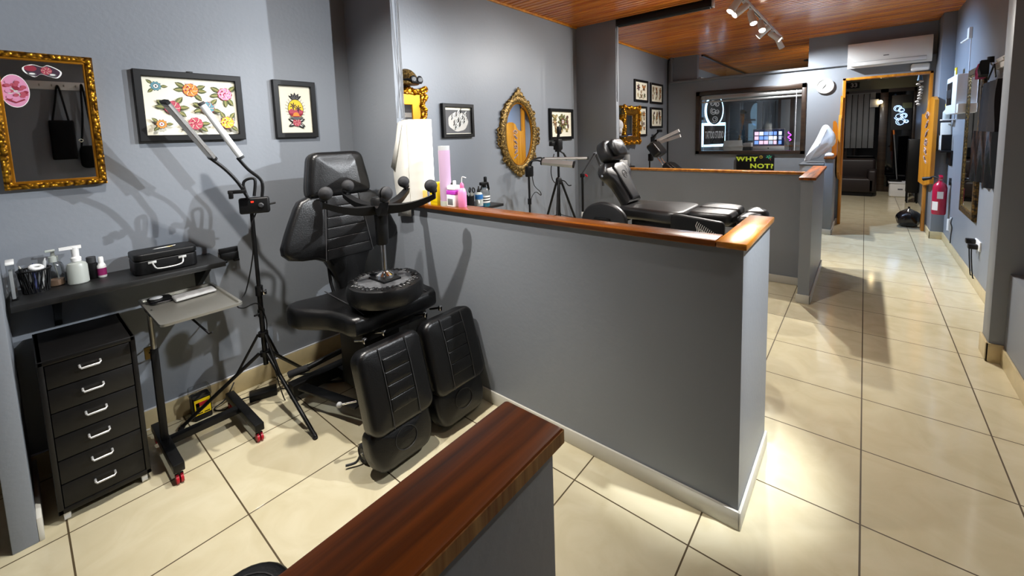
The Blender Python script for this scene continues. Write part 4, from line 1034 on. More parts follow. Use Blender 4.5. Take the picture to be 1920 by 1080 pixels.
for yc in (-.902, -.522):
    Lp = lean((-1.775, yc, .185), (-.115, 0, .40))
    o = dens(rrect(-.178, 0, .178, .400, .055, 6), .03)
    lp = MB(LB).cushion(o, .105, Lp, .030, .012, 5, 5).build('leg_pad', t)
    for k in range(4): MB(LB).cushion(rrect(-.070, .085 + k * .062, .070, .1465 + k * .062, .005, 3), .013, lambda u, v, w, Q=Lp: Q(u, v, .106 + w), .005, .002, 3, 3).build('stitched_panel', lp)
    for u in (-.075, .075): MB('seam').tube([Lp(u, .01, .110), Lp(u, .14, .1185), Lp(u, .27, .1185), Lp(u, .392, .108)], .0024, 6).build('piping', lp)
    Fp = lean((-1.700, yc - .012, .030), (-.06, 0, .20))
    fo = dens([(p.x, p.y) for p in taper([(-.175, .075, 0), (-.135, 0, 0), (.135, 0, 0), (.175, .075, 0), (.172, .205, 0), (-.172, .205, 0)], .05, 5)], .025)
    fp = MB(LB).cushion(fo, .10, lambda u, v, w, Q=Fp: Q(u, v, w - .06), .030, .014, 5, 5).build('foot_pad', t)
    MB('seam').tube([Fp(.06 * math.cos(2 * PI * i / 24), .105 + .05 * math.sin(2 * PI * i / 24), .0535) for i in range(24)], .0022, 6, closed=True).build('stitched_oval', fp)
    MB('black').box((-1.90, yc - .03, .17), (-1.83, yc + .03, .42), .006, rot=Matrix.Rotation(math.radians(-12), 3, 'Y')).build('pad_arm', t)
    MB('black').tube([(-1.86, yc, .20), (-1.80, yc, .15), (-1.78, yc, .12)], .014, 8).build('foot_arm', t)
    for du in (-.055, .055): MB('chrome').cyl((-1.93, yc + du, .575), (-2.02, yc + du, .545), .0065, n=10).box((-1.935, yc + du - .008, .560), (-1.915, yc + du + .008, .588), .002).build('adjuster_rod', t)
MB('chrome').cyl((-1.93, -1.02, .285), (-1.97, -1.085, .285), .005, n=10).m('lgrey').sph((-1.972, -1.088, .285), .014).build('lever_knob', t)

# ---------------------------------------------------------------- upturned stool on the seat
t = thing('rolling_stool', 'black rolling stool turned upside down on the chair seat', 'stool', (-2.06, -.735, .682))
sx, sy = -2.06, -.735
MB(LB).lathe([(.02, .690), (.17, .690), (.196, .702), (.205, .722), (.205, .775), (.197, .795), (.180, .803)], (sx, sy, 0), (0, 0, 1), 36).build('seat', t)
rs = random.Random(5); mb = MB(LB)
for k in range(38):     # gathered cover stapled under the pad
    a_ = 2 * PI * k / 38; r = .162 + .006 * math.sin(k * 1.9); mb.sph((sx + r * math.cos(a_), sy + r * math.sin(a_), .802), .016, 7, 5, (1.4, .62, .55), Matrix.Rotation(a_ + rs.uniform(-.5, .5), 3, 'Z'))
mb.build('gathered_cover', t)
MB(P('worn_grey_board', '#4a4b4d', .55, var=.3, vscale=25)).cyl((sx, sy, .797), (sx, sy, .804), .150, n=32).build('under_board', t)
MB('black').box((sx - .075, sy - .055, .803), (sx + .075, sy + .055, .815), .003).cbox((sx - .05, sy + .02, .812), (.16, .020, .012), .004, Matrix.Rotation(.5, 3, 'Z')).build('mount_plate', t)
MB('chrome').lathe([(.052, .812), (.048, .830), (.030, .842), (.018, .850)], (sx, sy, 0), (0, 0, 1), 22).build('bell_cover', t)
MB('chrome').cyl((sx, sy, .845), (sx, sy, 1.03), .0135, n=16).build('gas_piston', t)
MB('black').lathe([(.030, 1.000), (.033, 1.004), (.034, 1.10), (.038, 1.19), (.040, 1.21)], (sx, sy, 0), (0, 0, 1), 22).build('gas_cylinder', t)
MB('black').lathe([(.042, 1.175), (.050, 1.185), (.050, 1.245), (.040, 1.262)], (sx, sy, 0), (0, 0, 1), 22).build('hub', t)
base = math.atan2(-.54, .84)
for k in range(5):
    a_ = base + 2 * PI * k / 5 + math.radians(4); d = Vector((math.cos(a_), math.sin(a_), 0)); s_ = Vector((-d.y, d.x, 0)); c = Vector((sx, sy, 0))
    st = []
    for f in range(9):
        q = f / 8; r = .03 + .272 * q; zt = 1.222 + .050 * q ** 1.6 - .012 * math.sin(PI * q); w = .034 - .014 * q; h = .050 - .020 * q
        p = c + d * r
        st.append([p + s_ * w + Vector((0, 0, zt)), p - s_ * w + Vector((0, 0, zt)), p - s_ * w * .7 + Vector((0, 0, zt - h)), p + s_ * w * .7 + Vector((0, 0, zt - h))])
    mb = MB('black'); mb.add(sum(st, []), [(4 * f + i, 4 * f + (i + 1) % 4, 4 * f + 4 + (i + 1) % 4, 4 * f + 4 + i) for f in range(8) for i in range(4)] + [(0, 1, 2, 3), (32, 33, 34, 35)])
    arm = mb.build('base_arm', t)
    tip = c + d * .290 + Vector((0, 0, 1.275))
    MB('black').cyl(tip - Vector((0, 0, .012)), tip + Vector((0, 0, .012)), .008, n=10).build('castor_stem', arm)
    ph = a_ + (.7, 1.9, .4, 2.6, 1.2)[k]; ax = Vector((math.cos(ph), math.sin(ph), 0)); off = Vector((-ax.y, ax.x, 0)) * .012; cc = tip + off + Vector((0, 0, .038))
    mb = MB('rubber')
    for sg in (-1, 1): mb.lathe([(.0, .030), (.018, .028), (.029, .020), (.034, .010), (.034, .004), (.02, .004)], cc, ax * sg, 18, closed=False)
    mb.m('black').lathe([(.026, -.006), (.026, .006)], cc, ax, 16).cbox(cc - Vector((0, 0, .026)) - off, (.034, .034, .028), .008)
    mb.build('twin_wheel', arm)

# second black padded stool at the bottom edge, by the near partition
t = thing('padded_stool', 'round-cornered black padded stool at the bottom edge of the photo', 'stool', (-1.052, -1.822, 0))
MB(LB).cushion(dens(rrect(-1.222, -1.99, -.882, -1.652, .10, 7), .03), .085, axes((0, 0, .425), (1, 0, 0), (0, 1, 0), (0, 0, 1)), .032, .012, 6, 5).build('seat', t)
MB('seam').tube([Vector((p[0], p[1], .512)) for p in rrect(-1.182, -1.95, -.922, -1.692, .08, 6)], .003, 6, closed=True).build('piping', t)
MB('black').cyl((-1.052, -1.822, .08), (-1.052, -1.822, .43), .025).build('column', t)
for k in range(5):
    a_ = 2 * PI * k / 5 + .4; mb = MB('black').tube([(-1.052, -1.822, .10), (-1.052 + .14 * math.cos(a_), -1.822 + .14 * math.sin(a_), .085), (-1.052 + .24 * math.cos(a_), -1.822 + .24 * math.sin(a_), .055)], .014, 8); arm = mb.build('base_arm', t)
    MB('rubber').cyl((-1.052 + .24 * math.cos(a_), -1.822 + .24 * math.sin(a_) - .012, .025), (-1.052 + .24 * math.cos(a_), -1.822 + .24 * math.sin(a_) + .012, .025), .025, n=16).build('castor', arm)

# ---------------------------------------------------------------- on the cap of the first partition
ZC = 1.150; yc = -.272
t = thing('paper_roll', 'big white couch-paper roll standing on the partition cap', 'paper roll', (-2.345, yc + .02, ZC))
cx, cy = -2.345, yc + .03
mb = MB('paperw'); prof = []
for k in range(23): z = ZC + .002 + .545 * k / 22; prof.append((.098 + .0012 * math.sin(k * 2.4), z))
mb.lathe([(.026, ZC)] + prof + [(.026, ZC + .547)], (cx, cy, 0), (0, 0, 1), 34); mb.build('roll', t)
# the loose end hangs off the side, folded back on itself
mb = MB('paperw'); L = []
for z, xa, ya in ((1.690, 0, 0), (1.60, -.020, -.010), (1.46, -.058, -.018), (1.36, -.078, -.022), (1.26, -.070, -.020), (1.16, -.045, -.014), (1.06, -.040, -.022)):
    L.append([Vector((cx + .02, cy - .0985, z)), Vector((cx - .05, cy - .096 + ya * .5, z)), Vector((cx - .095 + xa * .6, cy - .082 + ya, z - .01)), Vector((cx - .105 + xa, cy - .050 + ya, z - .004)), Vector((cx - .103 + xa * 1.2, cy - .04 + ya, z - .02))])
mb.add(sum(L, []), [(5 * r + i, 5 * r + i + 1, 5 * r + 6 + i, 5 * r + 5 + i) for r in range(6) for i in range(4)]); o = mb.build('loose_sheet', t)
md = o.modifiers.new('thickness', 'SOLIDIFY'); md.thickness = .0015; md.offset = 1
mb = MB('paperw').add([(cx - .045, cy - .106, 1.685), (cx - .02, cy - .104, 1.67), (cx - .115, cy - .112, 1.36), (cx - .165, cy - .106, 1.385)], [(0, 1, 2, 3)]); o = mb.build('folded_flap', t)
md = o.modifiers.new('thickness', 'SOLIDIFY'); md.thickness = .002
t = thing('carton', 'pale yellow carton half hidden behind the paper roll', 'carton', (-2.215, yc, ZC))
MB(P('pale_yellow_card', '#d8b860', .6)).box((-2.245, yc - .03, ZC), (-2.200, yc + .03, ZC + .085), .002).build('box', t)
t = thing('carton', 'white and navy packet between the cartons on the cap', 'carton', (-2.185, yc, ZC))
MB('white').box((-2.197, yc - .03, ZC), (-2.158, yc + .03, ZC + .11), .002).m('navy').box((-2.192, yc - .0308, ZC + .01), (-2.182, yc - .030, ZC + .09)).box((-2.175, yc - .0308, ZC + .03), (-2.162, yc - .030, ZC + .09)).build('box', t)
t = thing('carton', 'bright yellow carton standing on the partition cap', 'carton', (-2.115, yc, ZC))
MB('yellow').box((-2.157, yc - .04, ZC), (-2.089, yc + .04, ZC + .140), .002).m(P('ochre_print', '#b09000', .5)).box((-2.14, yc - .0406, ZC + .02), (-2.09, yc - .0400, ZC + .023)).box((-2.14, yc - .0406, ZC + .07), (-2.10, yc - .0400, ZC + .073)).build('box', t)
t = thing('film_tube', 'tall mauve roll of film with a clear foot on the cap', 'roll', (-2.050, yc, ZC))
MB('mauve').cyl((-2.050, yc, ZC + .03), (-2.050, yc, ZC + .345), .036, n=24).build('film', t)
MB('frost').cyl((-2.050, yc, ZC), (-2.050, yc, ZC + .03), .037, n=24).build('foot', t)
MB('lgrey').cyl((-2.050, yc, ZC + .345), (-2.050, yc, ZC + .372), .035, n=24).build('collar', t)
t = thing('dispenser_tub', 'white tub with a purple band and white nozzle on the cap', 'tub', (-1.973, yc, ZC))
MB('white').cushion(rrect(-2.012, yc - .035, -1.934, yc + .035, .015), .075, axes((0, 0, ZC), (1, 0, 0), (0, 1, 0), (0, 0, 1)), .004, 0, 2).m('grey').box((-1.995, yc - .0362, ZC + .012), (-1.95, yc - .0352, ZC + .05), .0004).build('tub', t)
MB('magenta').cushion(rrect(-2.013, yc - .036, -1.933, yc + .036, .015), .024, axes((0, 0, ZC + .075), (1, 0, 0), (0, 1, 0), (0, 0, 1)), .003, 0, 2).build('band', t)
MB('white').cushion(rrect(-2.011, yc - .034, -1.935, yc + .034, .018), .030, axes((0, 0, ZC + .099), (1, 0, 0), (0, 1, 0), (0, 0, 1)), .010, .004, 3).cbox((-1.966, yc, ZC + .142), (.016, .016, .034), .004).m('dgrey').cbox((-1.988, yc, ZC + .138), (.014, .016, .014), .004, Matrix.Rotation(.6, 3, 'Y')).build('lid', t)
t = thing('wash_bottle', 'pink wash bottle with a white bent spout on the cap', 'bottle', (-1.902, yc, ZC))
MB('pink').lathe([(.024, 0), (.026, .004), (.026, .090), (.020, .108), (.012, .118)], (-1.902, yc, ZC), n=22).build('bottle', t)
MB(P('pink_cap', '#d05a86', .4)).lathe([(.013, .116), (.013, .134), (.005, .150)], (-1.902, yc, ZC), n=16).build('cap', t)
MB('white').tube([(-1.902, yc, ZC + .145), (-1.900, yc, ZC + .170), (-1.894, yc, ZC + .184), (-1.864, yc, ZC + .180)], .0025, 7, smooth=5).build('spout', t)

# ---------------------------------------------------------------- second booth: shelf behind the partition
t = thing('wall_shelf', 'black wall shelf behind the partition, holding cup and sprays', 'shelf', (XL, .45, .90))
MB('blackwood').box((XL, -.20, .90), (-2.70, 1.015, .925), .002).build('board', t)
for yy in (.0, .85): MB('black').prism([(XL, yy, .74), (XL, yy, .90), (-2.80, yy, .90), (-2.80, yy, .885)], (0, .024, 0)).build('bracket', t)
Z2 = .925
t = thing('pen_cup', 'black cup holding scissors and pens on the rear shelf', 'cup', (-2.745, .605, Z2))
c = Vector((-2.745, .605, Z2))
MB('black').lathe([(.036, 0), (.040, .004), (.042, .125), (.039, .125), (.036, .01)], c, n=26, closed=False).build('cup', t)
s = thing('scissors', 'black handled scissors standing in the black cup', 'scissors', c + Vector((.01, .015, .02)))
MB('black').torus(c + Vector((.008, .000, .175)), .021, .0055, (1, .5, 0), 16, 7).torus(c + Vector((.012, .042, .170)), .021, .0055, (1, .3, .2), 16, 7).build('handle', s)
MB('steel').cyl(c + Vector((.008, .006, .155)), c + Vector((.010, .02, .02)), .006, n=8).cyl(c + Vector((.012, .034, .15)), c + Vector((.010, .01, .02)), .006, n=8).build('blade', s)
for i, (dx, dy, m_, lab) in enumerate(((-.01, -.03, 'dgrey', 'dark pen leaning left in the black cup'), (.01, -.018, 'lgrey', 'grey pen upright in the black cup'), (.0, .024, 'white', 'white nib tool before the scissors in the black cup'))):
    tag(MB(m_).cyl(c + Vector((dx * .6, dy * .6, .01)), c + Vector((dx * 1.1, dy * 1.25, .165 - .01 * i)), .0055, n=8).build('pen', org=c + Vector((dx * .6, dy * .6, .01))), lab, 'pen')
t = thing('spray_bottle', 'clear bottle with blue label and black nozzle on the rear shelf', 'bottle', (-2.715, .695, Z2)); c = (-2.715, .695, Z2)
MB('frost').lathe([(.032, 0), (.036, .004), (.036, .12), (.028, .14), (.016, .148)], c, n=24).build('bottle', t)
MB('blue').lathe([(.0365, .085), (.0365, .128)], c, closed=False).m('navy').lathe([(.0365, .004), (.0365, .022)], c, closed=False).m('white').sph((c[0] + .02, c[1] - .026, Z2 + .06), .016, 10, 6, (.7, .7, 1.3)).build('paper_label', t)
MB('black').lathe([(.016, .146), (.015, .168), (.008, .182), (.005, .202)], c, n=16).build('nozzle', t)
t = thing('trigger_spray', 'round clear trigger spray with blue liquid on the rear shelf', 'bottle', (-2.735, .792, Z2)); c = Vector((-2.735, .792, Z2))
MB('cyan').lathe([(.044, .002), (.047, .006), (.047, .032)], c, n=24).build('liquid', t)
MB('clear').lathe([(.046, 0), (.049, .004), (.049, .10), (.046, .14), (.034, .17), (.016, .185)], c, n=26).build('bottle', t)
MB('white').lathe([(.0495, .04), (.0495, .105)], c, closed=False, n=26).m('black').lathe([(.0498, .055), (.0498, .066)], c, closed=False, n=26).lathe([(.0498, .080), (.0498, .090)], c, closed=False, n=26).build('paper_label', t)
mb = MB('black').lathe([(.018, .178), (.018, .20)], c, n=16); mb.cbox(c + Vector((0, -.01, .215)), (.034, .085, .030), .006).cbox(c + Vector((.0, .015, .25)), (.022, .03, .055), .008).cbox(c + Vector((0, -.04, .18)), (.012, .012, .05), .004, Matrix.Rotation(-.5, 3, 'X')).cbox(c + Vector((0, .05, .185)), (.022, .014, .075), .004, Matrix.Rotation(.2, 3, 'X')); mb.build('trigger_head', t)

# ---------------------------------------------------------------- second booth: lamp, camera tripod, arm stand
t = thing('bar_lamp', 'twin bar lamp stand in front of the oval mirror', 'lamp', (-2.68, 1.40, 0)); px, py = -2.68, 1.40
MB('black').cyl((px, py, .30), (px, py, 1.16), .011, n=12).build('pole', t)
for k in range(3):
    a_ = 2 * PI * k / 3 + .5; d = Vector((math.cos(a_), math.sin(a_), 0)); MB('black').cyl(Vector((px, py, .32)), Vector((px, py, .012)) + d * .40, .009, n=8).build('leg', t)
MB('black').cyl((px, py, .86), (px, py, .92), .019, n=12).build('clamp_collar', t)
MB('black').cbox((px, py + .01, 1.20), (.05, .09, .11), .012, seg=3).build('control_box', t)
a1, b1 = Vector((-2.60, 1.575, 1.315)), Vector((-2.22, 1.79, 1.31)); a2, b2 = Vector((-2.58, 1.51, 1.292)), Vector((-2.27, 1.60, 1.262))
MB('black').tube([(px, py + .03, 1.25), (px + .01, py + .06, 1.31), (px + .05, py + .13, 1.335), a1], .009, 8, smooth=5).build('flexible_neck', t)
MB('black').tube([(px, py + .0, 1.25), (px + .01, py + .02, 1.30), (px + .05, py + .08, 1.31), a2], .009, 8, smooth=5).build('flexible_neck', t)
led_head(t, a1, b1, (.2, -.2, -1), .05, .02); led_head(t, a2, b2, (-.3, .9, -.6), .07, .03)
MB('black').tube([(px + .02, py + .03, 1.15), (px + .03, py + .05, 1.05), (px + .05, py + .12, .98), (px + .05, py + .13, .94), (px + .03, py + .06, .98), (px, py + .01, .86), (px - .01, py, .5)], .004, 6, smooth=5).build('power_cord', t)

t = thing('camera_tripod', 'black camera tripod with a phone clamp, before the plant print', 'tripod', (-2.62, 1.86, 0)); px, py = -2.62, 1.86
MB('black').cyl((px, py, .62), (px, py, 1.40), .013, n=14).build('centre_column', t)
MB('black').lathe([(.024, 1.02), (.034, 1.03), (.034, 1.08), (.02, 1.10)], (px, py, 0), n=18).build('shoulder', t)
MB('black').cyl((px, py, .66), (px, py, .70), .018, n=14).build('spreader', t)
for k in range(3):
    a_ = 2 * PI * k / 3 + .95; d = Vector((math.cos(a_), math.sin(a_), 0)); top = Vector((px, py, 1.05)) + d * .03; mid = Vector((px, py, .56)) + d * .21; foot = Vector((px, py, .014)) + d * .39
    lg = MB('black').cyl(top, mid, .013, n=10).build('leg', t)
    MB('dgrey').cyl(mid, foot, .009, n=10).build('lower_leg', lg); MB('rubber').sph(foot, .014, 8, 6).build('rubber_foot', lg)
    MB('black').cyl(mid + Vector((0, 0, .06)), mid - Vector((0, 0, .02)), .017, n=10).build('leg_clamp', lg)
    MB('black').cyl(Vector((px, py, .68)) + d * .015, mid + Vector((0, 0, .07)) + d * -.03, .005, n=6).build('strut', lg)
MB('black').tube([(px, py, 1.07), (px + .03, py + .07, 1.05), (px + .06, py + .10, 1.00), (px + .08, py + .13, 1.00)], .006, 7, smooth=4).build('crank', t)
k = MB('black').cbox((px, py, 1.46), (.075, .085, .12), .012).cyl((px, py, 1.38), (px, py, 1.42), .035, n=18).cbox((px - .02, py - .075, 1.47), (.05, .08, .05), .01).build('pan_head', t)
MB('black').tube([(px, py + .02, 1.39), (px + .03, py + .06, 1.36), (px + .05, py + .10, 1.29)], lambda f: .006 + .008 * f, 8).build('pan_handle', k)
MB('black').cyl((px, py, 1.52), (px + .005, py + .01, 1.575), .016, n=12).cbox((px + .008, py + .015, 1.615), (.03, .055, .085), .008).build('phone_clamp', t)
MB('black').tube([(px - .02, py - .05, 1.36), (px - .03, py - .10, 1.20), (px - .02, py - .09, 1.08), (px, py - .03, 1.02)], .005, 6, smooth=5).build('strap', t)

t = thing('arm_stand', 'slim floor stand with a folding jointed arm by the second pier', 'stand', (-2.68, 2.47, 0)); px, py = -2.68, 2.47
MB('black').cyl((px, py, .012), (px, py, 1.05), .014, n=12).build('pole', t); MB('black').lathe([(.14, 0), (.14, .010), (.02, .016)], (px, py, 0), n=28).build('foot', t)
MB('white').cyl((px, py, .55), (px, py, .61), .019, n=12).build('joint_sleeve', t)
MB('black').cbox((px, py, 1.06), (.04, .05, .05), .008).build('clamp', t)
MB('red').cbox((px + .02, py + .06, 1.055), (.02, .05, .02), .005, Matrix.Rotation(-.6, 3, 'X')).build('clamp_handle', t)
e1 = Vector((px + .06, py + .22, 1.325)); e2 = Vector((px + .10, py + .34, 1.07)); e3 = Vector((px + .10, py + .34, .90))
for p, q, r in ((Vector((px, py, 1.08)), e1, .011), (e1, e2, .010)):
    for o in (Vector((.012, -.006, 0)), Vector((-.012, .006, 0))): MB('dgrey').cyl(p + o, q + o, r * .7, n=8).build('arm_bar', t)
MB('dgrey').cyl(e2 + Vector((0, 0, .02)), e3, .014, n=10).build('end_grip', t)
for p in (e1, e2): MB('chrome').cyl(p - Vector((.018, -.01, 0)), p + Vector((.018, -.01, 0)), .013, n=12).build('joint', t)

# ---------------------------------------------------------------- second booth: reclining chair
t = thing('tattoo_chair', 'black leather tattoo chair laid flat in the second booth', 'chair', (-1.30, 1.52, 0)); CY = 1.52
L2 = M['leather2']
up = Vector((-.30, 0, .95)).normalized()
def side_axes(o, upv): return lean(o, upv, (0, 1, 0))
B = side_axes((-1.665, CY, .915), (-.235, 0, .40))
half = [(.13, 0), (.135, .09), (.15, .17), (.19, .23), (.235, .27), (.25, .31), (.235, .355), (.19, .395), (.125, .41)]
out = [(u, v) for u, v in half] + [(-u, v) for u, v in reversed(half)]
bk = MB(L2).cushion(dens(out, .03), .10, B, .032, .016, 6, 5).build('backrest', t)
MB(L2).cushion(dens([(-.075, .02), (.075, .02), (.115, .34), (.07, .38), (-.07, .38), (-.115, .34)], .03), .018, lambda u, v, w: B(u, v, .104 + w), .012, .004, 4, 3).build('stitched_panel', bk)
MB('seam').tube([B(.045 * math.cos(x * .55) * (1 - x / 24), .25 + .05 * math.sin(x * .55) * (1 - x / 24), .127) for x in range(22)], .0022, 5).build('embossed_scroll', bk)
MB('chrome').cyl(B(-.249, .30, .05), B(-.258, .30, .05), .010, n=12).build('side_bolt', bk)
Hd = side_axes((-1.835, CY, 1.285), (-.10, 0, .20))
hr = MB(L2).cushion(dens([(p.x, p.y) for p in taper([(-.155, 0, 0), (.155, 0, 0), (.17, .10, 0), (.12, .20, 0), (-.12, .20, 0), (-.17, .10, 0)], .05, 5)], .025), .115, Hd, .035, .01, 5, 5).build('headrest', t)
MB(L2).cushion(dens([(p.x, p.y) for p in taper([(-.10, .015, 0), (.10, .015, 0), (.125, .10, 0), (.09, .18, 0), (-.09, .18, 0), (-.125, .10, 0)], .05, 5)], .025), .065, lambda u, v, w: Hd(u, v, .11 + w), .028, .016, 5, 4).build('face_pad', hr)
for dy in (-.05, .05): MB('chrome').cyl((-1.835, CY + dy, 1.23), (-1.835, CY + dy, 1.32), .009, n=10).build('headrest_rod', t)
MB('lgrey').box((-1.895, CY - .075, 1.262), (-1.815, CY + .075, 1.284), .005).build('rod_block', t)
S2 = axes((0, CY, 0), (1, 0, 0), (0, 1, 0), (0, 0, 1))
so = [(-1.66, .20), (-1.58, .225), (-1.45, .235), (-1.30, .27), (-1.18, .285), (-1.11, .25), (-1.09, .18)]
so = so + [(x, -v) for x, v in reversed(so)]
MB(L2).cushion(dens([(p.x, p.y) for p in taper([(a_, b_, 0) for a_, b_ in so], .03, 3)], .035), .105, lambda u, v, w: S2(u, v, .835 + w), .035, .016, 6, 5).build('seat', t)
for sg in (-1, 1):
    o = dens([(p.x, p.y) for p in taper([(-1.07, sg * .02, 0), (-1.07, sg * .235, 0), (-.98, sg * .255, 0), (-.76, sg * .235, 0), (-.75, sg * .02, 0)], .04, 4)], .03)
    MB(L2).cushion(o, .095, lambda u, v, w: S2(u, v, .860 + w), .034, .014, 5, 5).build('leg_pad', t)
    o = dens([(p.x, p.y) for p in taper([(-.735, sg * .02, 0), (-.735, sg * .235, 0), (-.64, sg * .225, 0), (-.575, sg * .15, 0), (-.575, sg * .05, 0)], .05, 5)], .025)
    MB(L2).cushion(o, .095, lambda u, v, w: S2(u, v, .850 + w + .02 * (u + .735)), .036, .014, 5, 5).build('foot_pad', t)
MB('black').box((-1.55, CY - .17, .44), (-1.20, CY + .17, .83), .012).build('pedestal', t); MB('black').box((-1.62, CY - .24, .0), (-1.0, CY + .24, .09), .01).build('base', t); MB('black').box((-1.50, CY - .14, .09), (-1.25, CY + .14, .46), .01).build('column', t)
MB('black').box((-1.25, CY - .05, .82), (-.68, CY + .05, .86), .006).build('leg_rail', t)
# hanging arm boards on the near side
t_disc = axes((0, CY - .37, 0), (1, 0, 0), (0, 0, 1), (0, -1, 0))
dsk = [(-1.685 + .205 * math.cos(2 * PI * i / 40), .835 + .165 * math.sin(2 * PI * i / 40)) for i in range(40)]
dk = MB(L2).cushion(dsk, .055, t_disc, .018, .004, 5, 4).build('round_arm_board', t)
MB('black').box((-1.76, CY - .441, .850), (-1.64, CY - .426, .870), .003).box((-1.715, CY - .438, .75), (-1.695, CY - .426, .855), .003).cyl((-1.63, CY - .426, .855), (-1.63, CY - .448, .855), .014, n=12).build('board_bracket', dk)
MB('black').cyl((-1.685, CY - .37, .83), (-1.58, CY - .18, .87), .014, n=10).build('board_arm', t)
pn = taper([(-1.135, .70, 0), (-.765, .70, 0), (-.765, .925, 0), (-1.09, .955, 0), (-1.135, .945, 0)], .035, 4)
pk = MB('black').cushion([(p.x, p.y) for p in dens(pn, .03)], .045, axes((0, CY - .37, 0), (1, 0, 0), (0, 0, 1), (0, -1, 0)), .012, .002, 4, 3).build('square_arm_board', t)
a = Art.__new__(Art); a.mx = axes((0, CY - .4180, 0), (1, 0, 0), (0, 0, 1), (0, -1, 0)); a.d = 0; a.k = 0; a.mb = MB()
rs = random.Random(12)
for k in range(15):
    u = -.945 + .012 * k; v = .915 - .007 * k; a.line(INK['pale'], [(u - .004, v - .10 + .006 * k), (u + .004, v - .06 + .003 * k), (u - .006, v - .03), (u + .006, v)], .004)
for k in range(7):
    cu, cv = -.92 + .022 * k, .845 - .014 * k; a.line(INK['pale'], [(cu + .018 * math.cos(x * .6) * (1 - x / 18), cv + .018 * math.sin(x * .6) * (1 - x / 18)) for x in range(14)], .0028)
a.mb.build('scroll_lettering', pk)
MB('black').box((-1.00, CY - .425, .715), (-.92, CY - .412, .755), .003).cyl((-.96, CY - .41, .735), (-.96, CY - .435, .735), .016, n=12).build('board_bracket', pk)
MB('black').cyl((-.95, CY - .37, .80), (-1.05, CY - .20, .85), .014, n=10).build('board_arm', t)
MB('alu').box((-1.665, CY - .21, .80), (-1.60, CY + .10, .825), .003).build('side_rail', t)
# ---------------------------------------------------------------- roller blinds under the ceiling
t = thing('roller_blind', 'black roller blind cassette under the slat ceiling at the second pier', 'blind', (-1.92, 3.02, 2.88))
MB('black').box((-2.468, 2.975, 2.885), (-1.36, 3.065, 2.962), .006).build('cassette', t)
MB('dgrey').cyl((-2.45, 3.02, 2.885), (-1.38, 3.02, 2.885), .016, n=12).build('rolled_fabric', t)
MB('alu').box((-1.36, 2.98, 2.88), (-1.345, 3.06, 2.962), .003).build('end_cap', t)
MB('dgrey').tube([(-2.462, 2.97, 2.90), (-2.460, 2.968, 2.4), (-2.456, 2.968, 1.96), (-2.448, 2.968, 1.955), (-2.450, 2.968, 2.4), (-2.452, 2.97, 2.90)], .003, 6).build('pull_chain', t)
t = thing('roller_blind', 'black roller blind overhead at the near pier, its looped cords showing', 'blind', (-1.9, -.28, 2.88))
MB('black').box((-2.46, -.325, 2.885), (-1.36, -.235, 2.962), .006).build('cassette', t)
MB('grey').tube([(-2.462, -.305, 2.90), (-2.461, -.300, 2.4), (-2.459, -.268, 1.9), (-2.463, -.262, 1.74), (-2.463, -.262, 1.715)], .0028, 6, smooth=4).tube([(-2.461, -.262, 2.90), (-2.461, -.262, 2.3), (-2.461, -.268, 1.95), (-2.461, -.300, 1.74), (-2.461, -.302, 1.715)], .0028, 6, smooth=4).tube([(-2.464, -.248, 2.90), (-2.464, -.248, 1.70)], .0028, 6).build('pull_cord', t)

# ---------------------------------------------------------------- third booth
t = thing('tattoo_chair', 'black tattoo chair with a tilted headrest in the rear booth', 'chair', (-1.95, 4.35, 0)); CY3 = 4.35
B3 = lean((-1.95, CY3, .72), (-.55, 0, .42))
MB('leather2').cushion(dens(taper([(-.16, 0, 0), (.16, 0, 0), (.19, .35, 0), (.14, .52, 0), (-.14, .52, 0), (-.19, .35, 0)], .05, 4), .03), .10, B3, .03, .012, 5, 4).build('backrest', t)
MB('leather2').cushion(dens(rrect(-.12, .05, .12, .47, .04), .03), .014, lambda u, v, w: B3(u, v, .104 + w), .008, .003, 3, 3).build('stitched_panel', t)
H3 = lean((-2.46, CY3, 1.16), (-.16, 0, .20))
MB('leather2').cushion(dens(rrect(-.15, 0, .15, .23, .05, 5), .025), .14, H3, .034, .008, 5, 4).build('headrest', t)
for dy in (-.06, .06): MB('chrome').cyl((-2.34, CY3 + dy, 1.04), (-2.47, CY3 + dy, 1.20), .009, n=8).build('headrest_rod', t)
MB('leather2').cushion(dens(rrect(-1.98, -.24, -1.35, .24, .07, 5), .04), .10, axes((0, CY3, .66), (1, 0, 0), (0, 1, 0), (0, 0, 1)), .034, .012, 5, 4).build('seat', t)
MB('leather2').cushion(dens(rrect(-1.33, -.24, -.75, .24, .07, 5), .04), .09, axes((0, CY3, .66), (1, 0, 0), (0, 1, 0), (0, 0, 1)), .034, .012, 5, 4).build('leg_pad', t)
MB('black').box((-1.85, CY3 - .15, .08), (-1.5, CY3 + .15, .66), .01).build('pedestal', t); MB('black').box((-2.0, CY3 - .25, 0), (-1.3, CY3 + .25, .08), .01).build('base', t)
t = thing('bar_lamp', 'twin white bar lamp rising over the rear booth headrest', 'lamp', (-2.72, 4.68, 0)); px, py = -2.72, 4.68
MB('black').cyl((px, py, .30), (px, py, 1.10), .011, n=10).build('pole', t)
for k in range(3):
    a_ = 2 * PI * k / 3 + .3; d = Vector((math.cos(a_), math.sin(a_), 0)); MB('black').cyl(Vector((px, py, .32)), Vector((px, py, .012)) + d * .32, .009, n=8).build('leg', t)
MB('black').cbox((px + .02, py, 1.15), (.06, .10, .12), .012).build('control_box', t)
q1, q2 = Vector((-2.57, 4.62, 1.420)), Vector((-2.52, 4.58, 1.390))
MB('black').tube([(px + .02, py, 1.20), (px + .0, py, 1.32), (px + .03, py - .02, 1.385), q1], .010, 8, smooth=5).build('flexible_neck', t)
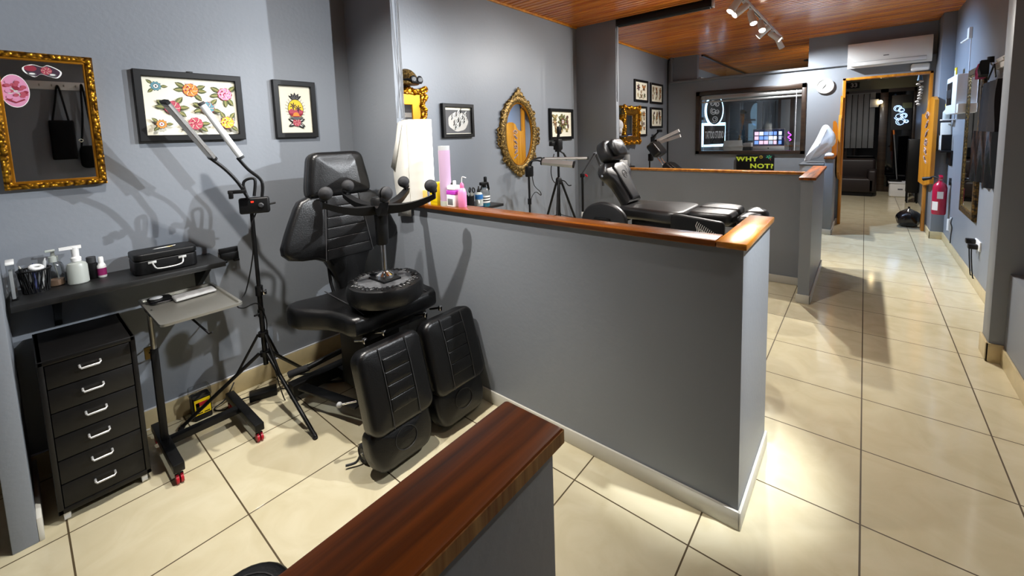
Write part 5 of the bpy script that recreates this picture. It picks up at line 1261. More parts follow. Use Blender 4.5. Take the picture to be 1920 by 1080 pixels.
MB('black').tube([(px + .03, py - .04, 1.20), (px + .03, py - .05, 1.31), (px + .08, py - .07, 1.36), q2], .010, 8, smooth=5).build('flexible_neck', t)
for q, e in ((q1, Vector((-2.24, 4.64, 1.570))), (q2, Vector((-2.20, 4.58, 1.490)))):
    d = (e - q).normalized(); s_ = d.cross(Vector((0, 1, 0))).normalized()
    hd = MB('white').prism([q + s_ * a_ + Vector((0, b_, 0)) for a_, b_ in ((-.022, -.018), (.022, -.018), (.022, .018), (-.022, .018))], e - q).build('lamp_bar', t)
    MB('black').prism([q - d * .03 + s_ * a_ + Vector((0, b_, 0)) for a_, b_ in ((-.024, -.02), (.024, -.02), (.024, .02), (-.024, .02))], d * .03).build('end_cap', hd)
t = thing('phone_holder', 'small black phone holder on the wall under the rear pictures', 'holder', (XL, 5.62, 1.30))
MB('black').box((XL, 5.55, 1.32), (XL + .02, 5.70, 1.47), .004).cyl((XL + .01, 5.62, 1.45), (XL + .12, 5.62, 1.56), .014, n=10).cbox((XL + .14, 5.62, 1.575), (.03, .20, .05), .006).build('arm', t)
# shelf objects in the rear booth
t = thing('wall_shelf', 'black wall shelf at the back of the third booth', 'shelf', (XL, 4.0, 1.0))
MB('blackwood').box((XL, 3.20, 1.03), (-2.74, 4.15, 1.055), .002).build('board', t)
MB('black').prism([(XL, 3.9, .88), (XL, 3.9, 1.03), (-2.82, 3.9, 1.03), (-2.82, 3.9, 1.015)], (0, .024, 0)).build('bracket', t)
t = thing('tissue_box', 'white box on the rear booth shelf beside the flat chair', 'box', (-2.85, 3.86, 1.055))
MB('white').box((-2.92, 3.70, 1.055), (-2.78, 3.98, 1.15), .004).build('box', t); MB('paperw').prism([(-2.87, 3.78, 1.15), (-2.87, 3.90, 1.15), (-2.86, 3.93, 1.20), (-2.86, 3.82, 1.21)], (.03, 0, 0)).build('tissue', t)
t = thing('storage_jar', 'grey canister on the rear booth shelf end', 'jar', (-2.84, 4.08, 1.055)); MB('lgrey').lathe([(.045, 0), (.048, .005), (.048, .16), (.04, .175)], (-2.84, 4.08, 1.055), n=20).build('jar', t); MB('grey').cyl((-2.84, 4.08, 1.23), (-2.84, 4.08, 1.26), .043, n=20).build('lid', t)
t = thing('skull_ornament', 'white plaster skull on a wall ledge left of the gilt box mirror', 'ornament', (-2.93, 3.98, 1.52))
MB('whitew').sph((-2.93, 3.98, 1.675), .085, 14, 10, (.9, 1, 1.1)).sph((-2.90, 3.96, 1.595), .055, 10, 8, (.8, .8, 1.1)).cyl((-2.93, 3.98, 1.522), (-2.93, 3.98, 1.57), .05, n=14).build('skull', t)
tag(MB('dgrey').box((XL + .0255, 3.86, 1.495), (-2.84, 4.12, 1.52), .003).build('ledge', org=(XL, 3.99, 1.5)), 'small dark ledge under the white skull', 'shelf')
t = thing('trailing_plant', 'dark green plant hanging above the white skull', 'plant', (-2.94, 4.02, 1.78))
rs = random.Random(9); mb = MB(P('plant_leaf', '#28331a', .6))
for k in range(46):
    c = Vector((-2.93 + rs.uniform(-.05, .08), 4.0 + rs.uniform(-.13, .12), 1.89 + rs.uniform(-.05, .07))); d = Vector((rs.uniform(-1, 1), rs.uniform(-1, 1), rs.uniform(-1, .3))).normalized(); x, y, _ = MB.frame(d); mb.prism([c, c + d * .03 + x * .014, c + d * .065, c + d * .03 - x * .014], y * .001)
mb.build('foliage', t); MB('dgrey').lathe([(.035, 1.84), (.045, 1.92)], (-2.94, 4.0, 0), n=16).build('pot', t)
MB('dgrey').box((XL + .026, 3.985, 1.83), (-2.94, 4.015, 1.845), .002).build('wall_hook', t)

# white pillow on a grey unit beside the far post
t = thing('side_unit', 'plain grey low unit behind the second partition, under the white pillow', 'cabinet', (-.62, 5.95, 0))
MB('lgrey').box((-.78, 5.62, .04), (-.50, 6.30, .985), .006).build('carcass', t); MB('grey').box((-.79, 5.61, .985), (-.49, 6.31, 1.01), .004).build('top', t); MB('dgrey').box((-.76, 5.64, 0), (-.52, 6.28, .04), .002).build('plinth', t)
t = thing('pillow', 'plump white pillow leaning on the far post near the doorway', 'pillow', (-.58, 5.85, 1.01))
pl = [(-.79, 1.015), (-.60, 1.075), (-.40, 1.285), (-.40, 1.42), (-.50, 1.58), (-.56, 1.575), (-.64, 1.36), (-.74, 1.15)]
MB('cloth').cushion(dens([(p.x, p.y) for p in taper([(a_, b_, 0) for a_, b_ in pl], .05, 3)], .03), .16, axes((.03, 5.95, .005), (1, 0, 0), (0, 0, 1), (0, -1, 0)), .07, .03, 6, 5).build('pillow', t)
tag(MB('cloth').cushion(dens(rrect(-.475, 5.50, -.372, 5.66, .03), .03), .05, axes((0, 0, 1.119), (1, 0, 0), (0, 1, 0), (0, 0, 1)), .022, .012, 4, 4).build('folded_cloth', org=(-.42, 5.58, 1.118)), 'small white folded cloth on top of the far post', 'cloth')

# ---------------------------------------------------------------- on the far wall
t = thing('wall_clock', 'round white wall clock between the window and the doorway', 'clock', (-.556, YF, 2.19)); cz = 2.192; cx = -.556
MB('white').lathe([(.116, 0), (.118, .008), (.118, .034), (.112, .042), (.104, .042), (.102, .03)], (cx, YF, cz), (0, -1, 0), 36).build('rim', t)
MB(P('clock_dial', '#bcbcb6', .7)).cyl((cx, YF - .029, cz), (cx, YF - .0305, cz), .103, n=36).build('dial', t)
mb = MB('black')
fc = axes((cx, YF - .0312, cz), (1, 0, 0), (0, 0, 1), (0, -1, 0))
for n_ in range(12):
    a_ = PI / 2 - 2 * PI * (n_ + 1) / 12; mb.text(str(n_ + 1), .026, lambda u, v, w, a_=a_: fc(u + .083 * math.cos(a_), v + .083 * math.sin(a_), 0))
mb.build('numerals', t)
for ang, L, w_ in ((232, .055, .0035), (62, .035, .004), (215, .075, .002)):
    a_ = math.radians(ang); d = Vector((math.cos(a_), math.sin(a_))); q = Vector((-d.y, d.x)) * w_
    MB('black').prism([fc(*(p), .003) for p in ((d * -.012 + q), (d * L + q * .5), (d * L - q * .5), (d * -.012 - q))], (0, -.0006, 0)).build('hand', t)
t = thing('painted_board', 'black board painted WHY NOT? in yellow-green letters', 'sign', (-1.50, 6.36, .80))
mb = MB('black').box((-1.795, 6.350, .80), (-1.215, 6.385, 1.095), .003).build('board', t)
fb = axes((-1.505, 6.3494, .98), (1, 0, 0), (0, 0, 1), (0, -1, 0)); LG = P('lime_paint', '#c8d838', .6)
def serif_text(mb, body, size, mxf, squash, bold, gap=.0):
    mb.text(body, size, mxf, squash, 0, bold)
mb = MB(LG).text('WHY', .105, lambda u, v, w: fb(u - .125, v + .045, 0), 1.25, 0, .004, spacing=1.15).text('NOT?', .105, lambda u, v, w: fb(u + .105, v - .075, 0), 1.25, 0, .004, spacing=1.1)
for x0 in (-.255, -.205, -.155, -.130, -.045, .0): mb.poly([fb(x0 - .016, .076, 0), fb(x0 + .016, .076, 0), fb(x0 + .016, .083, 0), fb(x0 - .016, .083, 0)])
mb.build('lettering', t)
mb = MB(P('sun_paint', '#c8a828', .6)).torus(fb(.095, .085, .001), .018, .004, (0, 1, 0), 14, 5)
for k in range(8): a_ = k * PI / 4; mb.poly([fb(.095 + r_ * math.cos(a_ + o_), .085 + r_ * math.sin(a_ + o_), .0003) for r_, o_ in ((.024, -.15), (.034, 0), (.024, .15))])
mb.m(P('palm_paint', '#38b88a', .6))
for k in range(6): a_ = k * PI / 3 + .4; mb.poly([fb(.215 + r_ * math.cos(a_ + o_), .088 + r_ * .7 * math.sin(a_ + o_), .0003) for r_, o_ in ((.006, 0), (.03, .3), (.052, 0), (.03, -.3))])
mb.m(P('trunk_paint', '#a04a38', .6)).poly([fb(.22, .08, .0002), fb(.228, .08, .0002), fb(.245, .03, .0002), fb(.238, .03, .0002)]); mb.build('drawing', t)
t = thing('air_conditioner', 'long white air conditioner above the doorway', 'air conditioner', (.17, YF, 2.42))
mb = MB('white'); pr = [(YF, 2.435), (YF - .16, 2.405), (YF - .195, 2.45), (YF - .20, 2.72), (YF - .17, 2.765), (YF, 2.775)]
mb.prism([(-.285, a_, b_) for a_, b_ in pr], (.910, 0, 0)).build('body', t)
MB('white').box((-.245, YF - .206, 2.435), (.570, YF - .17, 2.485), .004).build('louvre', t)
MB('lgrey').box((-.24, YF - .2065, 2.486), (.57, YF - .19, 2.490), .001).box((-.24, YF - .2065, 2.430), (.57, YF - .185, 2.434), .001).build('louvre_gap', t)
MB('grey').box((.12, YF - .2010, 2.545), (.18, YF - .199, 2.557)).build('maker_mark', t)
t = thing('emergency_light', 'small white emergency light box under the air conditioner', 'lamp', (.525, YF, 2.30))
MB('white').cushion(dens(rrect(.425, 2.300, .622, 2.402, .025), .03), .06, axes((0, YF, 0), (1, 0, 0), (0, 0, 1), (0, -1, 0)), .018, .004, 4, 4).build('case', t)
# swing doors
t = thing('swing_door', 'amber batwing door leaf at the left of the doorway', 'door', (-.33, 6.37, .70))
zz = [(6.375, .72), (6.375, 2.0), (6.33, 2.02), (6.28, 1.90), (6.22, 1.70), (6.10, 1.66), (5.97, 1.72), (5.93, 1.66), (5.93, 1.0), (5.99, .86), (6.12, .80)]
MB('doorwood').prism([(-.350, a_, b_) for a_, b_ in zz], (.03, 0, 0)).build('leaf', t)
MB('steel').cyl((-.335, 6.385, 1.0), (-.335, 6.385, 1.08), .012, n=10).cyl((-.335, 6.385, 1.7), (-.335, 6.385, 1.78), .012, n=10).build('hinge', t)
t = thing('swing_door', 'amber batwing door leaf with carved lettering at the right of the doorway', 'door', (.59, 6.40, .70))
P1 = Vector((.592, 6.395, 0)); P2 = Vector((.662, 5.80, 0)); dd = (P2 - P1).normalized(); nn = Vector((-dd.y, dd.x, 0)); nn = nn if nn.x < 0 else -nn
Dm = axes(P1, dd, (0, 0, 1), nn)
MB('doorwood').prism([Dm(u, v, -.02) for u, v in ((0, .72), (.30, .70), (.590, .755), (.595, 1.86), (.50, 1.905), (.40, 1.90), (.30, 1.86), (.22, 1.72), (.10, 1.68), (0, 1.69))], nn * .04).build('leaf', t)
mb = MB(P('carved_pale', '#a88c80', .7)); rs = random.Random(14)
for k in range(6):
    v = 1.66 - k * .12; c_ = [Dm(.30 + .07 * math.cos(x * .62) * (1 - x / 22) + .012 * math.sin(x * 2.1 + k), v + .055 * math.sin(x * .62 + k) * (1 - x / 30), .0205) for x in range(16)]; mb.tube(c_, .009, 5)
mb.m(P('carved_brown', '#3a1a10', .7))
for k in range(6):
    v = 1.655 - k * .12; mb.tube([Dm(.315 + .05 * math.cos(x * .7 + 1) * (1 - x / 18), v + .045 * math.sin(x * .7 + k + 1) * (1 - x / 20), .0205) for x in range(12)], .009, 5)
mb.build('carved_lettering', t)
MB('steel').cyl((.597, 6.405, 1.0), (.597, 6.405, 1.08), .012, n=10).cyl((.597, 6.405, 1.55), (.597, 6.405, 1.63), .012, n=10).build('hinge', t)

# ---------------------------------------------------------------- right wall
t = thing('fuse_box', 'white fuse cabinet with a dark window on the right wall', 'cabinet', (XR, 5.0, 1.64))
MB('white').box((.705, 4.70, 1.655), (XR, 5.42, 2.085), .012).build('case', t)
MB('black').box((.702, 4.98, 1.76), (.706, 5.36, 2.02), .004).build('window', t)
for k in range(9): MB('dgrey').box((.699, 5.02 + k * .037, 1.84), (.703, 5.048 + k * .037, 1.94), .002).build('breaker', t)
MB('white').box((.715, 4.60, 1.66), (XR, 4.695, 1.76), .006).build('side_box', t)
tag(MB('yellow').box((.74, 5.10, 2.086), (.75, 5.22, 2.19), .001).m('paperw').box((.7385, 5.12, 2.10), (.7400, 5.20, 2.16)).build('card', org=(.745, 5.16, 2.086)), 'little yellow card standing on the fuse cabinet', 'card')
tag(MB('frost').lathe([(.03, 0), (.033, .004), (.033, .09), (.014, .12), (.012, .15)], (.735, 5.60, 1.60), n=18).m('yellow').cyl((.735, 5.60, 1.75), (.735, 5.60, 1.79), .014, n=12).build('bottle', org=(.735, 5.60, 1.60)), 'pale bottle with a yellow cap beyond the fuse cabinet', 'bottle')
tag(MB('white').box((.69, 5.50, 1.585), (XR, 5.70, 1.60), .003).build('bracket_shelf', org=(XR, 5.6, 1.59)), 'tiny white bracket shelf beyond the fuse cabinet', 'shelf')
t = thing('alarm_sensor', 'small white alarm sensor high on the right wall', 'sensor', (XR, 4.82, 2.44))
MB('white').box((XR - .03, 4.78, 2.46), (XR, 4.88, 2.58), .006).build('body', t); MB('white').cyl((XR - .02, 4.84, 2.47), (XR - .07, 4.88, 2.43), .012, n=10).build('arm', t)
MB('whitew').box((XR - .008, 4.815, 2.09), (XR, 4.83, 2.46)).build('cable_duct', t)
# corner shelf and books
t = thing('corner_shelf', 'black corner shelf of books below the fuse cabinet', 'shelf', (.74, 5.76, 1.18))
MB('black').box((.70, 5.52, 1.185), (XR, 5.885, 1.205), .002).build('board', t); MB('black').box((XR - .02, 5.52, 1.02), (XR, 5.885, 1.185), .002).build('back_rail', t)
for i, (yy, h_, m_, tilt, lab) in enumerate(((5.83, .20, 'white', .35, 'white book leaning furthest left on the corner shelf'), (5.775, .19, 'lgrey', .35, 'thin pale book leaning beside the furthest left book on the corner shelf'), (5.66, .36, 'paperw', .28, 'tallest book, pale with pink lettering, leaning on the corner shelf'), (5.57, .20, 'black', .05, 'black upright book at the near end of the corner shelf'))):
    R2 = Matrix.Rotation(-tilt * .9, 3, 'X'); pv = (.745, yy, 1.207)
    o = thing('book', lab, 'book', pv, 'books on the corner shelf')
    MB(m_).box((.705, yy - .014, 1.207), (.795, yy + .014, 1.207 + h_), .002, rot=R2, pivot=pv).build('cover', o); MB('paperw').box((.707, yy - .011, 1.209), (.7995, yy + .011, 1.205 + h_), .001, rot=R2, pivot=pv).build('pages', o)
# tall gilt mirror
t = thing('tall_mirror', 'tall narrow mirror in a dull gold frame on the right wall', 'mirror', (XR, 4.22, .59))
mR = axes((XR, 0, 0), (0, 1, 0), (0, 0, 1), (-1, 0, 0))
mb = MB(gilt_mat('dull_gilt', '#1e1608', '#6a4e1c', 50, .5, .5)); frame_bars(mb, mR, 3.86, .60, 4.60, 2.10, .075, .035, .012); mb.m('bronze'); frame_bars(mb, mR, 3.925, .665, 4.535, 2.035, .018, .028, .004); mb.build('frame', t)
MB('mirror').prism([mR(u, v, .02) for u, v in ((3.93, .67), (4.53, .67), (4.53, 2.03), (3.93, 2.03))], (-.003, 0, 0)).build('mirror_glass', t)
# hook rail and hanging things
def hook_rail(label, x, y0, y1, z, n):
    t = thing('hook_rail', label, 'hook rail', (x, (y0 + y1) / 2, z))
    MB('white').box((x - .02, y0, z), (x, y1, z + .09), .003).build('board', t)
    for k in range(n):
        yy = y0 + (y1 - y0) * (k + .5) / n; MB('steel').tube([(x - .02, yy, z + .05), (x - .05, yy, z + .035), (x - .06, yy, z + .055)], .005, 7, smooth=3).build('hook', t)
    return t
hook_rail('white hook rail high on the right wall near the pier', XR, 2.20, 3.47, 1.995, 6)
t = thing('hanging_apron', 'glossy black apron hanging in two tiers from the hook rail', 'apron', (XR - .03, 3.4, 1.0))
def draped(mb, y0, y1, z0, z1, x, dep, seed, n=18, m=10):
    rs = random.Random(seed); ph = rs.random() * 6; vs = []
    for face in (0, 1):
        for j in range(m + 1):
            for i in range(n + 1):
                f, g = i / n, j / m; w_ = .012 * math.sin(f * 17 + ph + g * 1.3) * (.4 + g) + .006 * math.sin(f * 31 + g * 5)
                e = dep if face == 0 else 0
                vs.append((x - e - (w_ if face == 0 else 0), y0 + (y1 - y0) * f, z1 + (z0 - z1) * g + .01 * math.sin(f * 9 + ph) * g))
    N = (n + 1) * (m + 1); q = lambda b, j, i: b + j * (n + 1) + i; fs = []
    for b in (0, N):
        for j in range(m):
            for i in range(n): fs.append((q(b, j, i), q(b, j, i + 1), q(b, j + 1, i + 1), q(b, j + 1, i)))
    for i in range(n): fs += [(q(0, 0, i), q(0, 0, i + 1), q(N, 0, i + 1), q(N, 0, i)), (q(0, m, i), q(0, m, i + 1), q(N, m, i + 1), q(N, m, i))]
    for j in range(m): fs += [(q(0, j, 0), q(0, j + 1, 0), q(N, j + 1, 0), q(N, j, 0)), (q(0, j, n), q(0, j + 1, n), q(N, j + 1, n), q(N, j, n))]
    return mb.add(vs, fs)
draped(MB(P('dark_plum_cloth', '#120b0b', .75, spec=.25)), 3.14, 3.74, 1.45, 1.90, XR - .015, .03, 3).build('upper_tier', t)
draped(MB('poly'), 3.10, 3.84, 1.02, 1.475, XR - .015, .05, 5).build('lower_tier', t)
MB('black').tube([(XR - .05, 3.30, 2.03), (XR - .05, 3.22, 1.92)], .006, 6).tube([(XR - .05, 3.30, 2.03), (XR - .05, 3.5, 1.92)], .006, 6).build('neck_strap', t)
t = thing('hanging_pouch', 'magenta and black pouch with a pale edge hanging at the hook rail end', 'pouch', (XR - .05, 3.46, 1.86))
draped(MB(P('magenta_cloth', '#8a1050', .7)), 3.40, 3.52, 1.94, 2.06, XR - .075, .04, 7, 8, 6).build('magenta_panel', t)
draped(MB('black'), 3.31, 3.395, 1.945, 2.075, XR - .075, .045, 8, 8, 6).build('black_panel', t); draped(MB(P('pale_pink', '#c8a0a8', .7)), 3.525, 3.56, 1.94, 2.05, XR - .075, .03, 9, 6, 6).build('pale_edge', t)
MB('black').cyl((XR - .05, 3.45, 2.06), (XR - .05, 3.45, 2.11), .022, n=10).build('cord_loop', t)
# fire extinguisher
t = thing('fire_extinguisher', 'red fire extinguisher hanging on the wall by the corner', 'extinguisher', (.715, 5.52, .40)); c = (.715, 5.52, .395)
MB('redp').lathe([(.045, 0), (.062, .004), (.068, .02), (.068, .345), (.058, .385), (.034, .412), (.022, .425), (.022, .44)], c, n=28).build('cylinder', t)
MB(P('cream_print', '#e8dcd0', .6)).prism([(c[0] + .0684 * math.cos(a_), c[1] + .0684 * math.sin(a_), c[2] + .06) for a_ in [math.radians(200 + 8 * k) for k in range(8)]] + [(c[0] + .0684 * math.cos(a_), c[1] + .0684 * math.sin(a_), c[2] + .17) for a_ in [math.radians(200 + 8 * k) for k in range(7, -1, -1)]], (-.0005, -.0005, 0)).build('lower_label', t)
mb = MB(P('cream_print2', '#e0d4cc', .6))
a0 = 246; 
mb.prism([(c[0] + .0684 * math.cos(math.radians(a0 + 8 * k)), c[1] + .0684 * math.sin(math.radians(a0 + 8 * k)), c[2] + .21) for k in range(7)] + [(c[0] + .0684 * math.cos(math.radians(a0 + 8 * k)), c[1] + .0684 * math.sin(math.radians(a0 + 8 * k)), c[2] + .30) for k in range(6, -1, -1)], (0, -.0005, 0)).build('upper_label', t)
MB('redp').box((c[0] - .02, c[1] - .055, c[2] + .455), (c[0] + .02, c[1] + .03, c[2] + .468), .003).box((c[0] - .018, c[1] - .06, c[2] + .485), (c[0] + .018, c[1] + .02, c[2] + .497), .003, rot=Matrix.Rotation(.25, 3, 'X')).build('squeeze_lever', t)
MB('steel').cyl((c[0], c[1], c[2] + .435), (c[0], c[1], c[2] + .47), .018, n=14).build('valve', t)
MB('black').tube([(c[0] - .01, c[1], c[2] + .46), (c[0] - .06, c[1] + .04, c[2] + .48), (c[0] - .10, c[1] + .07, c[2] + .45)], .010, 8, smooth=4).cyl((c[0] - .08, c[1] + .06, c[2] + .46), (c[0] - .15, c[1] + .10, c[2] + .44), .018, .026, n=14).build('hose', t)
MB('dgrey').box((XR - .02, c[1] - .02, c[2] + .38), (XR, c[1] + .02, c[2] + .47), .002).build('wall_hook', t)
# sockets
t = thing('wall_socket', 'white double socket with two black plugs low on the right wall', 'socket', (XR, 3.72, .37))
MB('white').box((XR - .012, 3.58, .375), (XR, 3.80, .462), .003).build('plate', t)
for yy, zz_ in ((3.78, .432), (3.66, .405)):
    k = MB('black').box((XR - .075, yy - .03, zz_ - .022), (XR - .012, yy + .03, zz_ + .022), .006).build('plug', t)
    MB('black').tube([(XR - .05, yy, zz_ - .02), (XR - .045, yy, zz_ - .12), (XR - .03, yy, .12), (XR - .02, yy, .105)], .005, 6, smooth=4).build('flex', k)
tag(MB('white').cyl((XR - .02, 5.30, .24), (XR - .02, 5.30, .38), .018, n=14).box((XR - .012, 5.285, .22), (XR, 5.315, .40)).build('air_freshener', org=(XR - .02, 5.30, .24)), 'slim white cylinder fixed low on the right wall', 'air freshener')
tag(MB('dgrey').tube([(XR - .008, 5.18, .42), (XR - .02, 5.16, .36), (XR - .008, 5.17, .30), (XR - .01, 5.19, .20), (XR - .01, 5.2, .105)], .006, 6, smooth=4).build('cable', org=(XR - .01, 5.18, .105)), 'short dark cable hanging low on the right wall', 'cable')
# things on the near right wall, seen in the gold mirror
hook_rail('white hook rail on the recessed wall, seen in the gold mirror', .95, -1.95, -1.30, 2.25, 7)
t = thing('tote_bag', 'black tote bag hanging by its handles, seen in the gold mirror', 'bag', (.93, -1.58, 1.46))
MB('bag').cushion(dens(rrect(-1.69, 1.47, -1.49, 1.91, .015), .04), .05, axes((.935, 0, 0), (0, 1, 0), (0, 0, 1), (-1, 0, 0)), .018, .006, 4, 3).build('body', t)
for q in (.90, .92): MB('bag').tube([(q, -1.655, 1.90), (q, -1.615, 2.12), (q, -1.590, 2.275), (q, -1.575, 2.275), (q, -1.555, 2.12), (q, -1.53, 1.90)], .009, 7, smooth=4).build('handle', t)
t = thing('shoulder_bag', 'black shoulder bag on a long strap, seen in the gold mirror', 'bag', (.93, -1.40, 1.33))
MB('bag').cushion(dens(rrect(-1.475, 1.36, -1.31, 1.62, .05), .03), .06, axes((.935, 0, 0), (0, 1, 0), (0, 0, 1), (-1, 0, 0)), .02, .008, 4, 3).build('body', t)
MB('bag').tube([(.91, -1.455, 1.60), (.905, -1.415, 1.95), (.90, -1.400, 2.28), (.90, -1.385, 2.28), (.905, -1.365, 1.95), (.91, -1.34, 1.60)], .010, 7, smooth=4).build('strap', t); MB('chrome').torus((.90, -1.452, 1.68), .016, .004, (1, 0, 0), 14, 6).build('buckle', t)

# ---------------------------------------------------------------- front shop seen through window and doorway
t = thing('lightbox_sign', 'black oval and plaque sign reading TATTOO STUDIO, glowing blue-white edges', 'sign', (XL, 8.52, 1.2))
sn = Vector((.50, -.866, 0)); su = Vector((.866, .50, 0))
fs = axes((-2.735, 8.52, 1.70), su, (0, 0, 1), sn)
GL = P('halo_light', '#bfe4ff', .5, emit='#a8dcff', es=2.6)
MB(GL).prism([fs(.205 * math.cos(2 * PI * i / 36), .30 + .36 * math.sin(2 * PI * i / 36), .0) for i in range(36)], sn * .012).prism([fs(u, v, .0) for u, v in ((-.27, -.53), (.25, -.53), (.25, .02), (-.27, .02))], sn * .012).build('glowing_backing', t)
MB('blackm').prism([fs(.17 * math.cos(2 * PI * i / 36), .31 + .33 * math.sin(2 * PI * i / 36), .045) for i in range(36)], sn * .02).build('oval_panel', t)
MB('blackm').prism([fs(u, v, .05) for u, v in ((-.23, -.48), (.215, -.47), (.225, -.05), (-.235, -.04))], sn * .02).build('plaque', t)
mb = MB(P('white_letters', '#f4f4f4', .6)).text('TATTOO STUDIO', .23, lambda u, v, w: fs(u - .006, v - .265, .0715), .215, 0, .004)
for k, (cu, cv, r_) in enumerate(((-.05, .46, .06), (.05, .44, .055), (-.03, .28, .07), (.05, .27, .05), (.0, .10, .07))):
    mb.tube([fs(cu + r_ * math.cos(x * .55 + k) * (1 - x / 26), cv + r_ * 1.2 * math.sin(x * .55 + k) * (1 - x / 26), .067) for x in range(20)], .0075, 5)
mb.build('lettering', t)
MB('dgrey').box((XL, 8.50, 1.80), (-2.74, 8.56, 1.86), .004).build('wall_arm', t)
t = thing('counter', 'dark reception counter behind the window', 'counter', (-1.8, 7.6, 0))
MB('darkwood').box((-2.75, 7.35, 0), (-.75, 7.95, 1.04), .006).build('carcass', t); MB('black').box((-2.78, 7.32, 1.04), (-.72, 7.98, 1.075), .004).build('worktop', t)
t = thing('computer', 'all-in-one computer with a lit screen and pale chin on the counter', 'computer', (-1.49, 7.62, 1.075))
MB('alu').box((-1.765, 7.600, 1.125), (-1.225, 7.622, 1.545), .006).build('housing', t)
MB('white').box((-1.765, 7.5985, 1.125), (-1.225, 7.602, 1.205), .002).m('black').sph((-1.495, 7.598, 1.165), .012, 10, 7, (1, .15, 1.1)).build('chin', t)
scr = MB(P('screen_dark', '#05070f', .25, emit='#0a1430', es=.8)).box((-1.755, 7.5980, 1.212), (-1.235, 7.600, 1.535))
ims = [P('screen_tile_%s' % k, h_, .3, emit=h_, es=1.6) for k, h_ in (('pale', '#c8d4e8'), ('blue', '#5a78b8'), ('grey', '#8890a0'), ('pink', '#c89ab0'))]
rs = random.Random(21)
for r_ in range(3):
    for k in range(6):
        scr.m(ims[rs.randrange(4)]); u0 = -1.735 + k * .082; v0 = 1.245 + r_ * .088; scr.box((u0, 7.5972, v0), (u0 + (.07 if k < 4 else .05), 7.598, v0 + .068))
scr.build('screen', t)
MB('alu').prism([(-1.57, 7.66, 1.078), (-1.41, 7.66, 1.078), (-1.42, 7.63, 1.22), (-1.56, 7.63, 1.22)], (0, .008, 0)).box((-1.585, 7.56, 1.075), (-1.395, 7.72, 1.083), .002).build('stand', t)
t = thing('open_book', 'open white appointment book at the left end of the counter', 'book', (-2.2, 7.55, 1.076))
MB('paperw').prism([(-2.33, 7.62, 1.20), (-1.95, 7.62, 1.20), (-1.97, 7.64, 1.33), (-2.30, 7.64, 1.325)], (0, .012, 0)).box((-2.30, 7.42, 1.076), (-1.93, 7.62, 1.09), .003).prism([(-2.30, 7.63, 1.09), (-1.96, 7.63, 1.09), (-1.95, 7.625, 1.205), (-2.33, 7.625, 1.205)], (0, .012, 0)).build('pages', t)
t = thing('printer', 'black desk printer on the counter, under the open book end', 'printer', (-1.9, 7.78, 1.076))
MB('black').box((-2.12, 7.66, 1.076), (-1.80, 7.92, 1.19), .01).build('body', t); MB('white').box((-1.95, 7.655, 1.19), (-1.81, 7.86, 1.27), .004).build('paper_tray', t)
t = thing('figurine', 'small bronze figurine standing on the printer', 'figurine', (-2.04, 7.76, 1.192))
MB('bronze').lathe([(.035, 0), (.03, .03), (.02, .06), (.035, .12), (.03, .17), (.014, .19), (.022, .215), (.016, .24)], (-2.04, 7.76, 1.192), n=14).build('body', t)
t = thing('neon_sign', 'tiny purple neon squiggle beside the computer', 'neon sign', (-1.16, 7.75, 1.08))
MB(P('purple_neon', '#c040ff', .4, emit='#b030ff', es=6)).tube([(-1.165 + .025 * math.sin(k * 1.5), 7.75, 1.30 + .022 * k) for k in range(9)], .006, 6, smooth=3).build('tube', t); MB('black').cyl((-1.16, 7.75, 1.075), (-1.16, 7.75, 1.30), .006, n=8).build('stem', t)
# tall glass cabinet silhouettes behind the counter
t = thing('display_cabinet', 'tall dark display cabinet behind the reception counter', 'cabinet', (-1.34, 9.7, 0))
MB('darkwood').box((-1.62, 9.60, 0), (-1.06, 9.85, 2.35), .006).build('carcass', t)
MB('grey').box((-1.56, 9.592, .9), (-1.38, 9.602, 2.2), .003).box((-1.30, 9.592, .9), (-1.12, 9.602, 2.2), .003).build('door_panel', t)
t = thing('curtain', 'grey hanging panel curtain left of the display cabinet', 'curtain', (-1.9, 10.6, .1))

mb = MB('grey')
mb.box((-2.26, 10.69, 2.25), (-1.25, 10.76, 2.27)).box((-2.2, 10.71, 2.27), (-2.19, 10.72, H)).box((-1.3, 10.71, 2.27), (-1.29, 10.72, H))
for k in range(7): mb.box((-2.24 + k * .14, 10.70 + .02 * (k % 2), .12), (-2.11 + k * .14, 10.73 + .02 * (k % 2), 2.25), .004)
mb.build('panels', t)
t = thing('curtain', 'pale grey panel curtain inside the doorway view, far left', 'curtain', (-.3, 10.6, .5))
mb = MB('grey')
for k in range(5): mb.box((-.40 + k * .105, 10.78 + .02 * (k % 2), 1.02), (-.305 + k * .105, 10.80 + .02 * (k % 2), 2.27), .004)
mb.box((-.41, 10.78, 2.27), (.12, 10.83, 2.29)).box((-.41, 10.82, 2.275), (.12, 10.96, 2.285))
mb.build('panels', t)
t = thing('sofa', 'dark low sofa in the front shop beyond the doorway', 'sofa', (-.25, 10.2, 0))
SF = P('dark_oxblood', '#1a0e0c', .5)
MB(SF).box((-1.0, 9.90, .08), (.17, 10.55, .40), .05, 4).build('seat', t); MB(SF).box((-1.0, 10.35, .30), (.17, 10.62, .80), .06, 4).build('back', t); MB(SF).box((.03, 9.90, .08), (.19, 10.6, .58), .05, 4).build('arm', t); MB('black').box((-.95, 9.95, 0), (.13, 10.55, .09)).build('plinth', t)
t = thing('storage_tub', 'white lidded plastic tub on the shop floor by the glass door', 'tub', (.56, 10.25, 0))
